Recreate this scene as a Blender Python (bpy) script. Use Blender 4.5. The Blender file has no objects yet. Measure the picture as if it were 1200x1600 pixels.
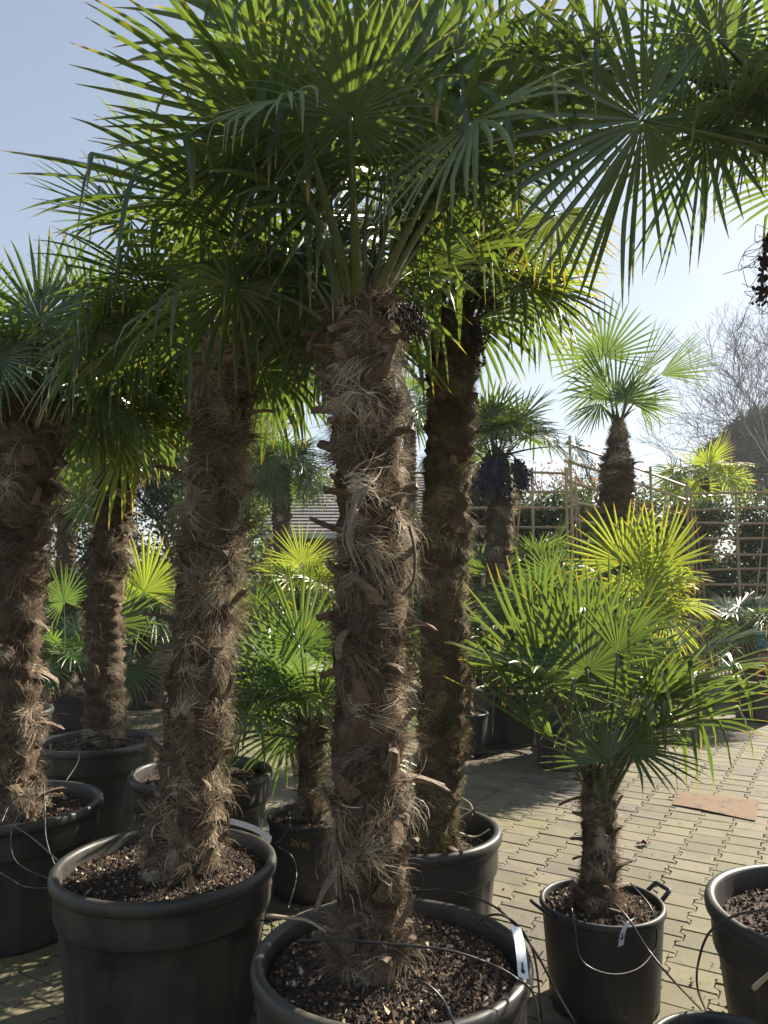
import bpy, math
import numpy as np
from mathutils import Vector, Matrix

# ------------------------------------------------------------------ camera, sky, sun, exposure
SC = bpy.context.scene
COL = SC.collection
R = math.radians
PITCH = R(5.0)
CAM_H = 1.55
cam_data = bpy.data.cameras.new("camera")
cam = bpy.data.objects.new("camera", cam_data)
COL.objects.link(cam)
cam.location = (0, 0, CAM_H)
cam.rotation_euler = (R(90) + PITCH, 0, 0)
cam_data.sensor_fit = 'VERTICAL'
cam_data.sensor_height = 36
cam_data.lens = 27
cam_data.clip_start = 0.05
cam_data.clip_end = 1000
SC.camera = cam

SUN_AZ = 52      # degrees to the right of the view axis
SUN_EL = 35
world = bpy.data.worlds.new("World")
SC.world = world
world.use_nodes = True
wn = world.node_tree
bg = wn.nodes['Background']
sky = wn.nodes.new('ShaderNodeTexSky')
sky.sky_type = 'NISHITA'
sky.sun_disc = False
sky.sun_elevation = R(SUN_EL)
sky.sun_rotation = R(SUN_AZ)
sky.air_density = 1.0
sky.dust_density = 0.7
sky.ozone_density = 1.6
hs = wn.nodes.new('ShaderNodeHueSaturation')      # sky colour graded: less saturated, then flattened by gamma
hs.inputs['Saturation'].default_value = .85
gm = wn.nodes.new('ShaderNodeGamma')
gm.inputs['Gamma'].default_value = .66
wn.links.new(sky.outputs[0], hs.inputs['Color'])
wn.links.new(hs.outputs[0], gm.inputs[0])
wn.links.new(gm.outputs[0], bg.inputs[0])
bg.inputs[1].default_value = 0.098
sl = bpy.data.lights.new("sun", 'SUN')
sl.energy = 5.0
sl.angle = R(0.55)
sl.color = (1.0, 0.91, 0.76)
sun = bpy.data.objects.new("sun", sl)
COL.objects.link(sun)
sdir = Vector((math.sin(R(SUN_AZ)) * math.cos(R(SUN_EL)), math.cos(R(SUN_AZ)) * math.cos(R(SUN_EL)), math.sin(R(SUN_EL))))
sun.rotation_euler = sdir.to_track_quat('Z', 'Y').to_euler()
sun.location = sdir * 30
SC.view_settings.view_transform = 'Standard'
SC.view_settings.look = 'None'
SC.view_settings.exposure = 1.58
SC.view_settings.gamma = 1.0
SC.render.engine = 'CYCLES'
SC.cycles.max_bounces = 7
SC.cycles.transparent_max_bounces = 8
SC.cycles.caustics_reflective = False
SC.cycles.caustics_refractive = False

# ------------------------------------------------------------------ helpers
FPX = 1200.0
_f = np.array([0, math.cos(PITCH), math.sin(PITCH)])
_u = np.array([0, -math.sin(PITCH), math.cos(PITCH)])
_r = np.array([1.0, 0, 0])

def _ray(px, py):
    return _f + _r * (px - 600) / FPX + _u * (800 - py) / FPX

def at(px, py, Y):
    """survey point: where a sight line of the photo meets the upright plane at distance Y"""
    d = _ray(px, py)
    return np.array([0, 0, CAM_H]) + d * (Y / d[1])

def gr(px, py, z=0.0):
    d = _ray(px, py)
    return np.array([0, 0, CAM_H]) + d * ((z - CAM_H) / d[2])

def nrmz(v):
    v = np.asarray(v, float)
    return v / np.maximum(np.linalg.norm(v, axis=-1, keepdims=True), 1e-9)

def mesh_from(name, V, F, mats=None, smooth=False, attrs=None, mat_idx=None):
    """V (N,3); F (M,k) array or list of faces"""
    me = bpy.data.meshes.new(name)
    V = np.asarray(V, np.float32)
    if isinstance(F, np.ndarray):
        m, k = F.shape
        me.vertices.add(len(V)); me.vertices.foreach_set('co', V.ravel())
        me.loops.add(m * k); me.loops.foreach_set('vertex_index', F.astype(np.int32).ravel())
        me.polygons.add(m)
        me.polygons.foreach_set('loop_start', np.arange(0, m * k, k, dtype=np.int32))
        me.polygons.foreach_set('loop_total', np.full(m, k, dtype=np.int32))
    else:
        me.from_pydata([tuple(map(float, v)) for v in V], [], F)
    if mats:
        for mm in (mats if isinstance(mats, (list, tuple)) else [mats]):
            me.materials.append(mm)
    if mat_idx is not None:
        me.polygons.foreach_set('material_index', np.asarray(mat_idx, np.int32))
    me.update(calc_edges=True)
    me.polygons.foreach_set('use_smooth', np.full(len(me.polygons), bool(smooth)))
    if attrs:
        for k_, a in attrs.items():
            a = np.asarray(a, np.float32)
            if a.ndim == 1:
                at_ = me.attributes.new(k_, 'FLOAT', 'POINT'); at_.data.foreach_set('value', a)
            else:
                at_ = me.attributes.new(k_, 'FLOAT_VECTOR', 'POINT'); at_.data.foreach_set('vector', a.ravel())
    me.validate()
    return me

def obj(name, me, parent=None, label=None, cat=None, group=None, kind=None, loc=None, rot=None, scale=None):
    o = bpy.data.objects.new(name, me)
    COL.objects.link(o)
    if parent is not None: o.parent = parent
    if label: o['label'] = label
    if cat: o['category'] = cat
    if group: o['group'] = group
    if kind: o['kind'] = kind
    if loc is not None: o.location = loc
    if rot is not None: o.rotation_euler = rot
    if scale is not None: o.scale = (scale,) * 3 if isinstance(scale, (int, float)) else scale
    return o

class MB:
    """collects numpy geometry into one mesh"""
    def __init__(s): s.V = []; s.F4 = []; s.F3 = []; s.n = 0; s.A = {}; s.m4 = []; s.m3 = []
    def add(s, V, F, mi=0, **attrs):
        V = np.asarray(V, float); F = np.asarray(F, int)
        s.V.append(V)
        (s.F4 if F.shape[1] == 4 else s.F3).append(F + s.n)
        (s.m4 if F.shape[1] == 4 else s.m3).append(np.full(len(F), mi))
        for k, a in attrs.items():
            a = np.asarray(a, float)
            if a.ndim == 0: a = np.full(len(V), float(a))
            s.A.setdefault(k, []).append((s.n, a))
        s.n += len(V)
    def mesh(s, name, mats, smooth=False):
        V = np.concatenate(s.V)
        attrs = {}
        for k, lst in s.A.items():
            arr = np.zeros(s.n)
            for st, a in lst: arr[st:st + len(a)] = a
            attrs[k] = arr
        if s.F3 and not s.F4:
            return mesh_from(name, V, np.concatenate(s.F3), mats, smooth, attrs, np.concatenate(s.m3))
        if s.F4 and not s.F3:
            return mesh_from(name, V, np.concatenate(s.F4), mats, smooth, attrs, np.concatenate(s.m4))
        F4 = np.concatenate(s.F4); F3 = np.concatenate(s.F3)
        m, t = len(F4), len(F3)
        me = bpy.data.meshes.new(name)
        me.vertices.add(len(V)); me.vertices.foreach_set('co', V.astype(np.float32).ravel())
        me.loops.add(m * 4 + t * 3)
        me.loops.foreach_set('vertex_index', np.concatenate([F4.ravel(), F3.ravel()]).astype(np.int32))
        me.polygons.add(m + t)
        me.polygons.foreach_set('loop_start', np.concatenate([np.arange(m) * 4, m * 4 + np.arange(t) * 3]).astype(np.int32))
        me.polygons.foreach_set('loop_total', np.concatenate([np.full(m, 4), np.full(t, 3)]).astype(np.int32))
        for mm in (mats if isinstance(mats, (list, tuple)) else [mats]): me.materials.append(mm)
        me.polygons.foreach_set('material_index', np.concatenate(s.m4 + s.m3).astype(np.int32))
        me.update(calc_edges=True)
        me.polygons.foreach_set('use_smooth', np.full(m + t, bool(smooth)))
        for k, a in attrs.items():
            x = me.attributes.new(k, 'FLOAT', 'POINT'); x.data.foreach_set('value', a.astype(np.float32))
        me.validate()
        return me

def tube(P, rad, k=6, flat=1.0, cap=True, up=(0, 0, 1)):
    P = np.asarray(P, float); n = len(P)
    rad = np.full(n, rad) if np.ndim(rad) == 0 else np.asarray(rad, float)
    T = np.gradient(P, axis=0); T = nrmz(T)
    upv = np.array(up, float)
    if abs(T[0] @ upv) > .95: upv = np.array([1., 0.1, 0])
    S = np.zeros_like(P); s = upv - T[0] * (T[0] @ upv); s /= np.linalg.norm(s)
    for i in range(n):
        s = s - T[i] * (T[i] @ s); s /= max(np.linalg.norm(s), 1e-9); S[i] = s
    B = np.cross(T, S)
    a = np.linspace(0, 2 * np.pi, k, endpoint=False)
    V = P[:, None] + rad[:, None, None] * (B[:, None] * np.cos(a)[None, :, None] + S[:, None] * np.sin(a)[None, :, None] * flat)
    V = V.reshape(-1, 3)
    i = np.arange(n - 1)[:, None] * k; j = np.arange(k)[None]; j2 = (j + 1) % k
    F = np.stack([i + j, i + j2, i + k + j2, i + k + j], -1).reshape(-1, 4)
    if cap:
        c0 = len(V); V = np.vstack([V, P[0], P[-1]])
        jj = np.arange(k)
        F = np.vstack([F, np.stack([np.full(k, c0), (jj + 1) % k, jj, np.full(k, c0)], -1)[:, [0, 1, 2, 2]],
                       ])
        e = (n - 1) * k
        F = F[:-k]
        # fan caps as quads on opposite corners
        q0 = [[0 + q, 0 + q + 1, k - 2 - q, k - 1 - q] for q in range((k - 1) // 2)] if k % 2 == 0 else []
        q0 = [x for x in q0 if len(set(x)) == 4]
        for x in q0:
            F = np.vstack([F, [x[::-1]], [[e + y for y in x]]])
        V = V[:-2]
    return V, F

def bez(a, b, c, n):
    t = np.linspace(0, 1, n)[:, None]
    return (1 - t) ** 2 * np.asarray(a) + 2 * t * (1 - t) * np.asarray(b) + t * t * np.asarray(c)

def smooth_path(pts, n):
    """Catmull-Rom"""
    pts = np.asarray(pts, float)
    P = np.vstack([2 * pts[0] - pts[1], pts, 2 * pts[-1] - pts[-2]])
    out = []; m = len(pts) - 1
    for i in range(m):
        p0, p1, p2, p3 = P[i:i + 4]
        k = max(2, int(round(n / m)))
        t = np.linspace(0, 1, k, endpoint=(i == m - 1))[:, None]
        out.append(.5 * (2 * p1 + (p2 - p0) * t + (2 * p0 - 5 * p1 + 4 * p2 - p3) * t ** 2 + (3 * p1 - p0 - 3 * p2 + p3) * t ** 3))
    return np.vstack(out)

# ------------------------------------------------------------------ materials
def new_mat(name):
    m = bpy.data.materials.new(name); m.use_nodes = True
    nt = m.node_tree
    return m, nt, nt.nodes['Principled BSDF'], nt.nodes['Material Output']

def N(nt, typ, **kw):
    n = nt.nodes.new(typ)
    for k, v in kw.items():
        if k.startswith('i_'):
            key = k[2:]
            n.inputs[int(key) if key.isdigit() else key].default_value = v
        else: setattr(n, k, v)
    return n

def mixc(nt, fac, a, b, blend='MIX'):
    n = nt.nodes.new('ShaderNodeMix'); n.data_type = 'RGBA'; n.blend_type = blend
    for s, v in ((n.inputs[0], fac), (n.inputs[6], a), (n.inputs[7], b)):
        if hasattr(v, 'links') or isinstance(v, bpy.types.NodeSocket): nt.links.new(v, s)
        elif isinstance(v, (tuple, list)): s.default_value = (*v[:3], 1)
        else: s.default_value = v
    return n.outputs[2]

def math_(nt, op, a, b=0.0, clamp=False):
    n = nt.nodes.new('ShaderNodeMath'); n.operation = op; n.use_clamp = clamp
    for i, v in enumerate((a, b)):
        if isinstance(v, bpy.types.NodeSocket): nt.links.new(v, n.inputs[i])
        else: n.inputs[i].default_value = v
    return n.outputs[0]

def noise(nt, scale, detail=4, rough=.55, vec=None, stretch=None):
    n = N(nt, 'ShaderNodeTexNoise', i_Scale=scale, i_Detail=detail, i_Roughness=rough)
    if vec is None:
        tc = nt.nodes.new('ShaderNodeTexCoord'); vec = tc.outputs['Object']
    if stretch:
        mp = nt.nodes.new('ShaderNodeMapping'); mp.inputs['Scale'].default_value = stretch
        nt.links.new(vec, mp.inputs[0]); vec = mp.outputs[0]
    nt.links.new(vec, n.inputs['Vector'])
    return n.outputs['Fac']

def ramp(nt, fac, stops):
    n = nt.nodes.new('ShaderNodeValToRGB'); cr = n.color_ramp
    while len(cr.elements) < len(stops): cr.elements.new(.5)
    for e, (p, c) in zip(cr.elements, stops):
        e.position = p; e.color = (*c, 1) if len(c) == 3 else c
    nt.links.new(fac, n.inputs[0])
    return n.outputs[0]

def attr(nt, name):
    n = nt.nodes.new('ShaderNodeAttribute'); n.attribute_name = name
    return n.outputs['Fac']

def bump(nt, bsdf, h, strength=.4, dist=.01):
    b = N(nt, 'ShaderNodeBump', i_Strength=strength, i_Distance=dist)
    nt.links.new(h, b.inputs['Height']); nt.links.new(b.outputs[0], bsdf.inputs['Normal'])

def leaf_mat(name, dark, light, tip=(.42, .36, .04), tipat=.93, trans=.45, tcol=(.30, .42, .03), rough=.38, under=None):
    m, nt, p, out = new_mat(name)
    oi = nt.nodes.new('ShaderNodeObjectInfo')
    v = math_(nt, 'ADD', math_(nt, 'MULTIPLY', oi.outputs['Random'], .6), math_(nt, 'MULTIPLY', attr(nt, 'tone'), .5))
    c = mixc(nt, v, dark, light)
    nz = noise(nt, 9, 3)
    c = mixc(nt, math_(nt, 'MULTIPLY', nz, .25), c, (dark[0] * 1.6, dark[1] * 1.1, dark[2] * .8))
    tf = ramp(nt, attr(nt, 'tip'), [(tipat - .06, (0, 0, 0)), (min(.999, tipat + .04), (1, 1, 1))])
    c = mixc(nt, tf, c, tip)
    if under:
        ge = nt.nodes.new('ShaderNodeNewGeometry')
        c = mixc(nt, math_(nt, 'MULTIPLY', ge.outputs['Backfacing'], .5), c, under)
    nt.links.new(c, p.inputs['Base Color'])
    p.inputs['Roughness'].default_value = rough
    p.inputs['Specular IOR Level'].default_value = .55
    tr = nt.nodes.new('ShaderNodeBsdfTranslucent')
    tc = mixc(nt, v, (tcol[0] * .7, tcol[1] * .75, tcol[2]), tcol)
    tc = mixc(nt, tf, tc, (.6, .45, .04))
    nt.links.new(tc, tr.inputs[0])
    mx = nt.nodes.new('ShaderNodeMixShader'); mx.inputs[0].default_value = trans
    nt.links.new(p.outputs[0], mx.inputs[1]); nt.links.new(tr.outputs[0], mx.inputs[2])
    nt.links.new(mx.outputs[0], out.inputs[0])
    return m

M = {}
M['leaf'] = leaf_mat('palm_leaf_deep_green', (.030, .060, .025), (.052, .096, .040), trans=.30, tcol=(.24, .34, .035), rough=.30, tip=(.30, .20, .06), tipat=.91, under=(.075, .12, .07))
M['leaf_bright'] = leaf_mat('palm_leaf_fresh_green', (.034, .078, .024), (.062, .125, .036), trans=.34, tcol=(.22, .33, .04), rough=.36, under=(.07, .12, .06))
M['leaf_yellow'] = leaf_mat('palm_leaf_yellow_green', (.10, .16, .022), (.19, .24, .028), tip=(.55, .42, .04), tipat=.84, trans=.46, tcol=(.44, .52, .04))
M['leaf_sick'] = leaf_mat('palm_leaf_yellowing', (.05, .085, .02), (.11, .13, .03), tip=(.45, .30, .03), tipat=.72, trans=.42, tcol=(.30, .36, .04))
M['leaf_pale'] = leaf_mat('palm_leaf_grey_green', (.10, .15, .085), (.17, .22, .13), trans=.28, rough=.5, tcol=(.3, .4, .08))
M['hedge_leaf'] = leaf_mat('evergreen_hedge_leaf', (.018, .04, .014), (.04, .075, .022), tip=(.05, .09, .03), trans=.25, rough=.3, tcol=(.14, .2, .03))
M['tree_leaf'] = leaf_mat('far_tree_leaf', (.04, .07, .025), (.08, .12, .04), tip=(.1, .14, .05), trans=.4, rough=.6, tcol=(.26, .34, .06))
M['olive_leaf'] = leaf_mat('olive_tree_leaf', (.09, .12, .06), (.16, .19, .10), tip=(.2, .22, .1), trans=.35, rough=.6, tcol=(.3, .34, .1))
M['conifer_leaf'] = leaf_mat('dark_pine_foliage', (.018, .032, .022), (.035, .05, .032), tip=(.03, .05, .03), trans=.12, rough=.7, tcol=(.08, .12, .04))
M['dry_leaf'] = leaf_mat('dry_copper_leaf', (.18, .08, .03), (.28, .14, .05), tip=(.3, .15, .05), trans=.35, rough=.7, tcol=(.4, .2, .06))

def petiole_mat():
    m, nt, p, out = new_mat('palm_leaf_stalk')
    t = attr(nt, 'tip')
    c = ramp(nt, t, [(0, (.11, .085, .04)), (.15, (.075, .10, .032)), (1, (.045, .085, .028))])
    c = mixc(nt, math_(nt, 'MULTIPLY', noise(nt, 60, 3), .5), c, (.10, .10, .04))
    nt.links.new(c, p.inputs['Base Color']); p.inputs['Roughness'].default_value = .42
    return m
M['petiole'] = petiole_mat()

def bark_mat():
    m, nt, p, out = new_mat('matted_palm_trunk')
    n1 = noise(nt, 14, 6, .7)
    n2 = noise(nt, 90, 4, .7, stretch=(1, 1, .35))
    c = ramp(nt, n1, [(.3, (.055, .036, .024)), (.5, (.145, .108, .076)), (.72, (.27, .215, .15))])
    c = mixc(nt, n2, c, (.05, .03, .018), 'MIX')
    nt.links.new(c, p.inputs['Base Color']); p.inputs['Roughness'].default_value = .95
    p.inputs['Specular IOR Level'].default_value = .15
    bump(nt, p, n2, .9, .012)
    return m
M['bark'] = bark_mat()

def fibre_mat(name, a, b, c3, trans=.3):
    m, nt, p, out = new_mat(name)
    v = attr(nt, 'tone')
    c = ramp(nt, v, [(0, a), (.55, b), (1, c3)])
    nt.links.new(c, p.inputs['Base Color']); p.inputs['Roughness'].default_value = .7
    p.inputs['Specular IOR Level'].default_value = .25
    tr = nt.nodes.new('ShaderNodeBsdfTranslucent'); nt.links.new(c, tr.inputs[0])
    mx = nt.nodes.new('ShaderNodeMixShader'); mx.inputs[0].default_value = trans
    nt.links.new(p.outputs[0], mx.inputs[1]); nt.links.new(tr.outputs[0], mx.inputs[2])
    nt.links.new(mx.outputs[0], out.inputs[0])
    return m
M['fibre'] = fibre_mat('brown_palm_fibre', (.060, .039, .026), (.26, .195, .135), (.70, .60, .45))
M['fibre_grey'] = fibre_mat('grey_palm_fibre', (.06, .042, .028), (.28, .22, .15), (.62, .53, .39))
M['fibre_moss'] = fibre_mat('mossy_palm_fibre', (.05, .04, .02), (.20, .165, .08), (.42, .36, .18))

def stub_mat():
    m, nt, p, out = new_mat('old_leaf_base')
    oi = nt.nodes.new('ShaderNodeObjectInfo')
    n1 = noise(nt, 40, 5, .7, stretch=(1, .15, 1))
    c = ramp(nt, n1, [(.3, (.06, .035, .02)), (.55, (.18, .125, .08)), (.8, (.36, .28, .19))])
    c = mixc(nt, math_(nt, 'MULTIPLY', oi.outputs['Random'], .6), c, (.09, .058, .038))
    nt.links.new(c, p.inputs['Base Color']); p.inputs['Roughness'].default_value = .75
    bump(nt, p, n1, .6, .004)
    return m
M['stub'] = stub_mat()

def plastic_mat(name, base, dust, rough=.42, dustamt=.5):
    m, nt, p, out = new_mat(name)
    big = noise(nt, 3.2, 5, .65)
    fine = noise(nt, 55, 4, .7)
    streak = noise(nt, 9, 4, .6, stretch=(4, 4, .35))
    f = math_(nt, 'MULTIPLY', math_(nt, 'MULTIPLY', ramp(nt, big, [(.35, (0, 0, 0)), (.75, (1, 1, 1))]), streak), dustamt * 2, True)
    f = math_(nt, 'ADD', f, math_(nt, 'MULTIPLY', ramp(nt, fine, [(.5, (0, 0, 0)), (.8, (1, 1, 1))]), .18), True)
    sp = noise(nt, 150, 2, .5)
    f = math_(nt, 'ADD', f, math_(nt, 'MULTIPLY', ramp(nt, sp, [(.62, (0, 0, 0)), (.70, (1, 1, 1))]), .45), True)
    c = mixc(nt, f, base, dust)
    # scratches
    w = N(nt, 'ShaderNodeTexVoronoi', feature='DISTANCE_TO_EDGE', i_Scale=7.0)
    tc = nt.nodes.new('ShaderNodeTexCoord'); mp = nt.nodes.new('ShaderNodeMapping')
    mp.inputs['Scale'].default_value = (1, 1, .12); mp.inputs['Rotation'].default_value = (.25, .1, 0)
    nt.links.new(tc.outputs['Object'], mp.inputs[0]); nt.links.new(mp.outputs[0], w.inputs['Vector'])
    sc_ = ramp(nt, w.outputs['Distance'], [(0, (1, 1, 1)), (.006, (0, 0, 0))])
    c = mixc(nt, math_(nt, 'MULTIPLY', math_(nt, 'MULTIPLY', sc_, big), .5), c, (.14, .135, .125))
    nt.links.new(c, p.inputs['Base Color'])
    rr = math_(nt, 'ADD', math_(nt, 'MULTIPLY', f, .35), rough)
    nt.links.new(rr, p.inputs['Roughness'])
    bump(nt, p, fine, .12, .002)
    return m
M['pot'] = plastic_mat('dark_grey_pot_plastic', (.014, .0155, .018), (.070, .060, .044), .38, .8)
M['pot_black'] = plastic_mat('black_pot_plastic', (.014, .015, .017), (.05, .047, .04), .5, .35)
M['tubing'] = plastic_mat('black_drip_tubing', (.014, .014, .015), (.05, .05, .045), .35, .2)

def soil_mat():
    m, nt, p, out = new_mat('potting_soil')
    v = attr(nt, 'tone')
    c = ramp(nt, v, [(0, (.018, .011, .007)), (.4, (.045, .026, .014)), (.7, (.14, .075, .038)), (.9, (.30, .19, .10)), (1, (.52, .45, .33))])
    nt.links.new(c, p.inputs['Base Color']); p.inputs['Roughness'].default_value = .9
    return m
M['soil'] = soil_mat()

def simple(name, col, rough=.6, metal=0, nz=None, spread=.25, bs=0.0):
    m, nt, p, out = new_mat(name)
    if nz:
        n1 = noise(nt, nz, 5, .65)
        c = mixc(nt, n1, tuple(x * (1 - spread) for x in col), tuple(min(1, x * (1 + spread)) for x in col))
        nt.links.new(c, p.inputs['Base Color'])
        if bs: bump(nt, p, n1, bs, .01)
    else: p.inputs['Base Color'].default_value = (*col, 1)
    p.inputs['Roughness'].default_value = rough; p.inputs['Metallic'].default_value = metal
    return m
M['tag'] = simple('white_plastic_tag', (.62, .66, .70), .45, nz=25, spread=.12)
M['tag_ink'] = simple('black_ink', (.01, .01, .01), .6)
M['chalk'] = simple('yellow_marker', (.42, .34, .12), .8)
M['berry'] = simple('blue_black_berry', (.035, .042, .075), .45, nz=30, spread=.5)
M['berry_brown'] = simple('dark_brown_berry', (.035, .024, .022), .6, nz=30, spread=.4)
M['twig'] = simple('brown_twig', (.075, .05, .032), .85, nz=20)
M['wood'] = simple('grey_tree_bark', (.12, .10, .085), .9, nz=8, bs=.4)
M['wood_far'] = simple('far_tree_bark', (.07, .06, .055), .95, nz=3)
M['roof'] = simple('grey_roof_tile', (.17, .165, .165), .8, nz=3, bs=.2)
M['wall'] = simple('buff_brick_wall', (.34, .26, .19), .9, nz=6)
M['white_trim'] = simple('white_painted_board', (.6, .6, .58), .6, nz=4)
M['glass'] = simple('dark_window_glass', (.03, .035, .04), .08)
M['blue'] = simple('blue_plastic', (.02, .16, .42), .45, nz=9)
M['orange'] = simple('orange_plastic', (.30, .12, .05), .55, nz=9)
M['deadleaf'] = simple('dry_brown_leaf', (.16, .07, .03), .8, nz=30)
M['strip'] = simple('peeled_leaf_base', (.20, .155, .12), .8, nz=30, spread=.4)
M['deadwood'] = simple('weathered_wood', (.30, .24, .16), .85, nz=18, bs=.3)

def bamboo_mat():
    m, nt, p, out = new_mat('weathered_bamboo')
    n1 = noise(nt, 6, 4); oi = nt.nodes.new('ShaderNodeObjectInfo')
    c = mixc(nt, n1, (.32, .22, .11), (.55, .42, .24))
    c = mixc(nt, math_(nt, 'MULTIPLY', oi.outputs['Random'], .4), c, (.20, .16, .11))
    nt.links.new(c, p.inputs['Base Color']); p.inputs['Roughness'].default_value = .45
    return m
M['bamboo'] = bamboo_mat()

def paver_mat():
    m, nt, p, out = new_mat('sandy_concrete_paver')
    tc = nt.nodes.new('ShaderNodeTexCoord')
    fine = noise(nt, 240, 3, .75)
    mid = noise(nt, 22, 5, .65)
    big = noise(nt, 1.1, 5, .6)
    v = attr(nt, 'tone')
    c = mixc(nt, v, (.078, .066, .046), (.148, .124, .084))
    c = mixc(nt, math_(nt, 'MULTIPLY', ramp(nt, fine, [(.4, (0, 0, 0)), (.75, (1, 1, 1))]), .30), c, (.24, .22, .175))
    c = mixc(nt, math_(nt, 'MULTIPLY', ramp(nt, mid, [(.42, (0, 0, 0)), (.72, (1, 1, 1))]), .55), c, (.085, .078, .058))
    st = noise(nt, 3.5, 6, .7)
    c = mixc(nt, math_(nt, 'MULTIPLY', ramp(nt, st, [(.52, (0, 0, 0)), (.66, (1, 1, 1))]), .6), c, (.055, .048, .036))
    moss = ramp(nt, big, [(.42, (0, 0, 0)), (.66, (1, 1, 1))])
    c = mixc(nt, math_(nt, 'MULTIPLY', moss, .55), c, (.145, .135, .050))
    nt.links.new(c, p.inputs['Base Color'])
    p.inputs['Roughness'].default_value = .85
    h = math_(nt, 'ADD', fine, math_(nt, 'MULTIPLY', mid, 1.5))
    bump(nt, p, h, .45, .003)
    return m
M['paver'] = paver_mat()

def joint_mat():
    m, nt, p, out = new_mat('mossy_joint_sand')
    a = noise(nt, 60, 5, .7); b = noise(nt, 2.0, 4)
    c = mixc(nt, a, (.045, .038, .024), (.13, .11, .06))
    c = mixc(nt, ramp(nt, b, [(.45, (0, 0, 0)), (.65, (1, 1, 1))]), c, (.075, .085, .022))
    nt.links.new(c, p.inputs['Base Color']); p.inputs['Roughness'].default_value = .95
    bump(nt, p, a, .8, .006)
    return m
M['joint'] = joint_mat()

def rust_mat():
    m, nt, p, out = new_mat('rusty_steel_plate')
    a = noise(nt, 5, 7, .75); b = noise(nt, 40, 4, .7)
    c = ramp(nt, a, [(.36, (.04, .025, .017)), (.45, (.14, .108, .078)), (.51, (.19, .115, .055)), (.57, (.15, .122, .09)), (.64, (.065, .045, .033))])
    c = mixc(nt, math_(nt, 'MULTIPLY', b, .5), c, (.13, .075, .05))
    nt.links.new(c, p.inputs['Base Color']); p.inputs['Roughness'].default_value = .8
    p.inputs['Specular IOR Level'].default_value = .2
    bump(nt, p, b, .5, .003)
    return m
M['rust'] = rust_mat()

# ------------------------------------------------------------------ ground and pavers
rg = np.random.default_rng(11)
s = 24000.0 / 80
obj('ground', mesh_from('ground', [(-s, -s, -.022), (s, -s, -.022), (s, s, -.022), (-s, s, -.022)], [(0, 1, 2, 3)], M['joint']), kind='structure')

def build_pavers():
    W, L, a, gap, bev = .198, .166, .0125, .0022, .0045
    vv = np.array([0, .2, .32, .68, .8, 1.0]) * L
    ff = np.array([1, 1, -1, -1, 1, 1.0]) * a
    ang = R(-31)
    ca, sa = math.cos(ang), math.sin(ang)
    K, J = np.meshgrid(np.arange(-75, 75), np.arange(-90, 90))
    K = K.ravel(); J = J.ravel()
    odd = (K % 2).astype(bool)
    cu = K * W
    cv = J * L + np.where(odd, L / 2, 0.0)
    x = cu * ca - (cv + L / 2) * sa; y = cu * sa + (cv + L / 2) * ca
    keep = (y > .55) & (y < 13.5) & (x > -.62 * y - 1.0) & (x < .62 * y + 1.0)
    cu, cv, odd = cu[keep], cv[keep], odd[keep]; n = len(cu)
    # outline: right side going up, left side going down
    vin = np.clip(vv, gap, L - gap)
    rt = np.stack([W / 2 + ff - gap, vin], -1)
    lt = np.stack([-W / 2 - ff + gap, vin], -1)[::-1]
    out = np.vstack([rt, lt])                       # (12,2)
    inn = out.copy(); cen = np.array([0, L / 2])
    inn[:, 0] -= np.sign(out[:, 0]) * bev
    inn[:, 1] -= np.sign(out[:, 1] - L / 2) * np.where((out[:, 1] < .01) | (out[:, 1] > L - .01), bev, 0)
    low = out.copy()
    z = np.concatenate([np.full(12, -.020), np.full(12, -.0045), np.zeros(12)])
    tmpl = np.vstack([low, out, inn])
    V = np.zeros((n, 36, 3))
    jit = rg.normal(0, .0012, (n, 1, 2))
    V[:, :, 0] = tmpl[None, :, 0] + cu[:, None] + jit[..., 0]
    V[:, :, 1] = tmpl[None, :, 1] + cv[:, None] + jit[..., 1]
    tiltx = rg.normal(0, .006, (n, 1)); tilty = rg.normal(0, .006, (n, 1)); hz = rg.normal(0, .0011, (n, 1))
    V[:, :, 2] = z[None] + hz + tiltx * tmpl[None, :, 0] + tilty * (tmpl[None, :, 1] - L / 2)
    X = V[..., 0] * ca - V[..., 1] * sa; Y = V[..., 0] * sa + V[..., 1] * ca
    V[..., 0], V[..., 1] = X, Y
    # settle: soft large undulation of the yard
    V[..., 2] += .004 * np.sin(X * 1.7 + 1) * np.cos(Y * 1.3)
    i = np.arange(12); i2 = (i + 1) % 12
    side = np.concatenate([np.stack([i, i2, i2 + 12, i + 12], -1), np.stack([i + 12, i2 + 12, i2 + 24, i + 24], -1)])
    # top as quads: right idx 0..5, left idx 6..11 (left goes down): pair r_k with l_(11-k)
    top = np.array([[24 + 11 - k, 24 + k, 24 + k + 1, 24 + 10 - k] for k in range(5)])
    F = np.concatenate([side, top])
    F = (F[None] + (np.arange(n) * 36)[:, None, None]).reshape(-1, 4)
    tone = np.repeat(np.where(rg.random(n) < .12, rg.uniform(-.5, .1, n), rg.uniform(.1, 1.15, n)), 36)
    me = mesh_from('paving', V.reshape(-1, 3), F, M['paver'], False, {'tone': tone})
    obj('paving', me, kind='structure')
build_pavers()

# ------------------------------------------------------------------ palms: blades, stalks, trunks
DOWN = np.array([0, 0, -1.0])

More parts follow.
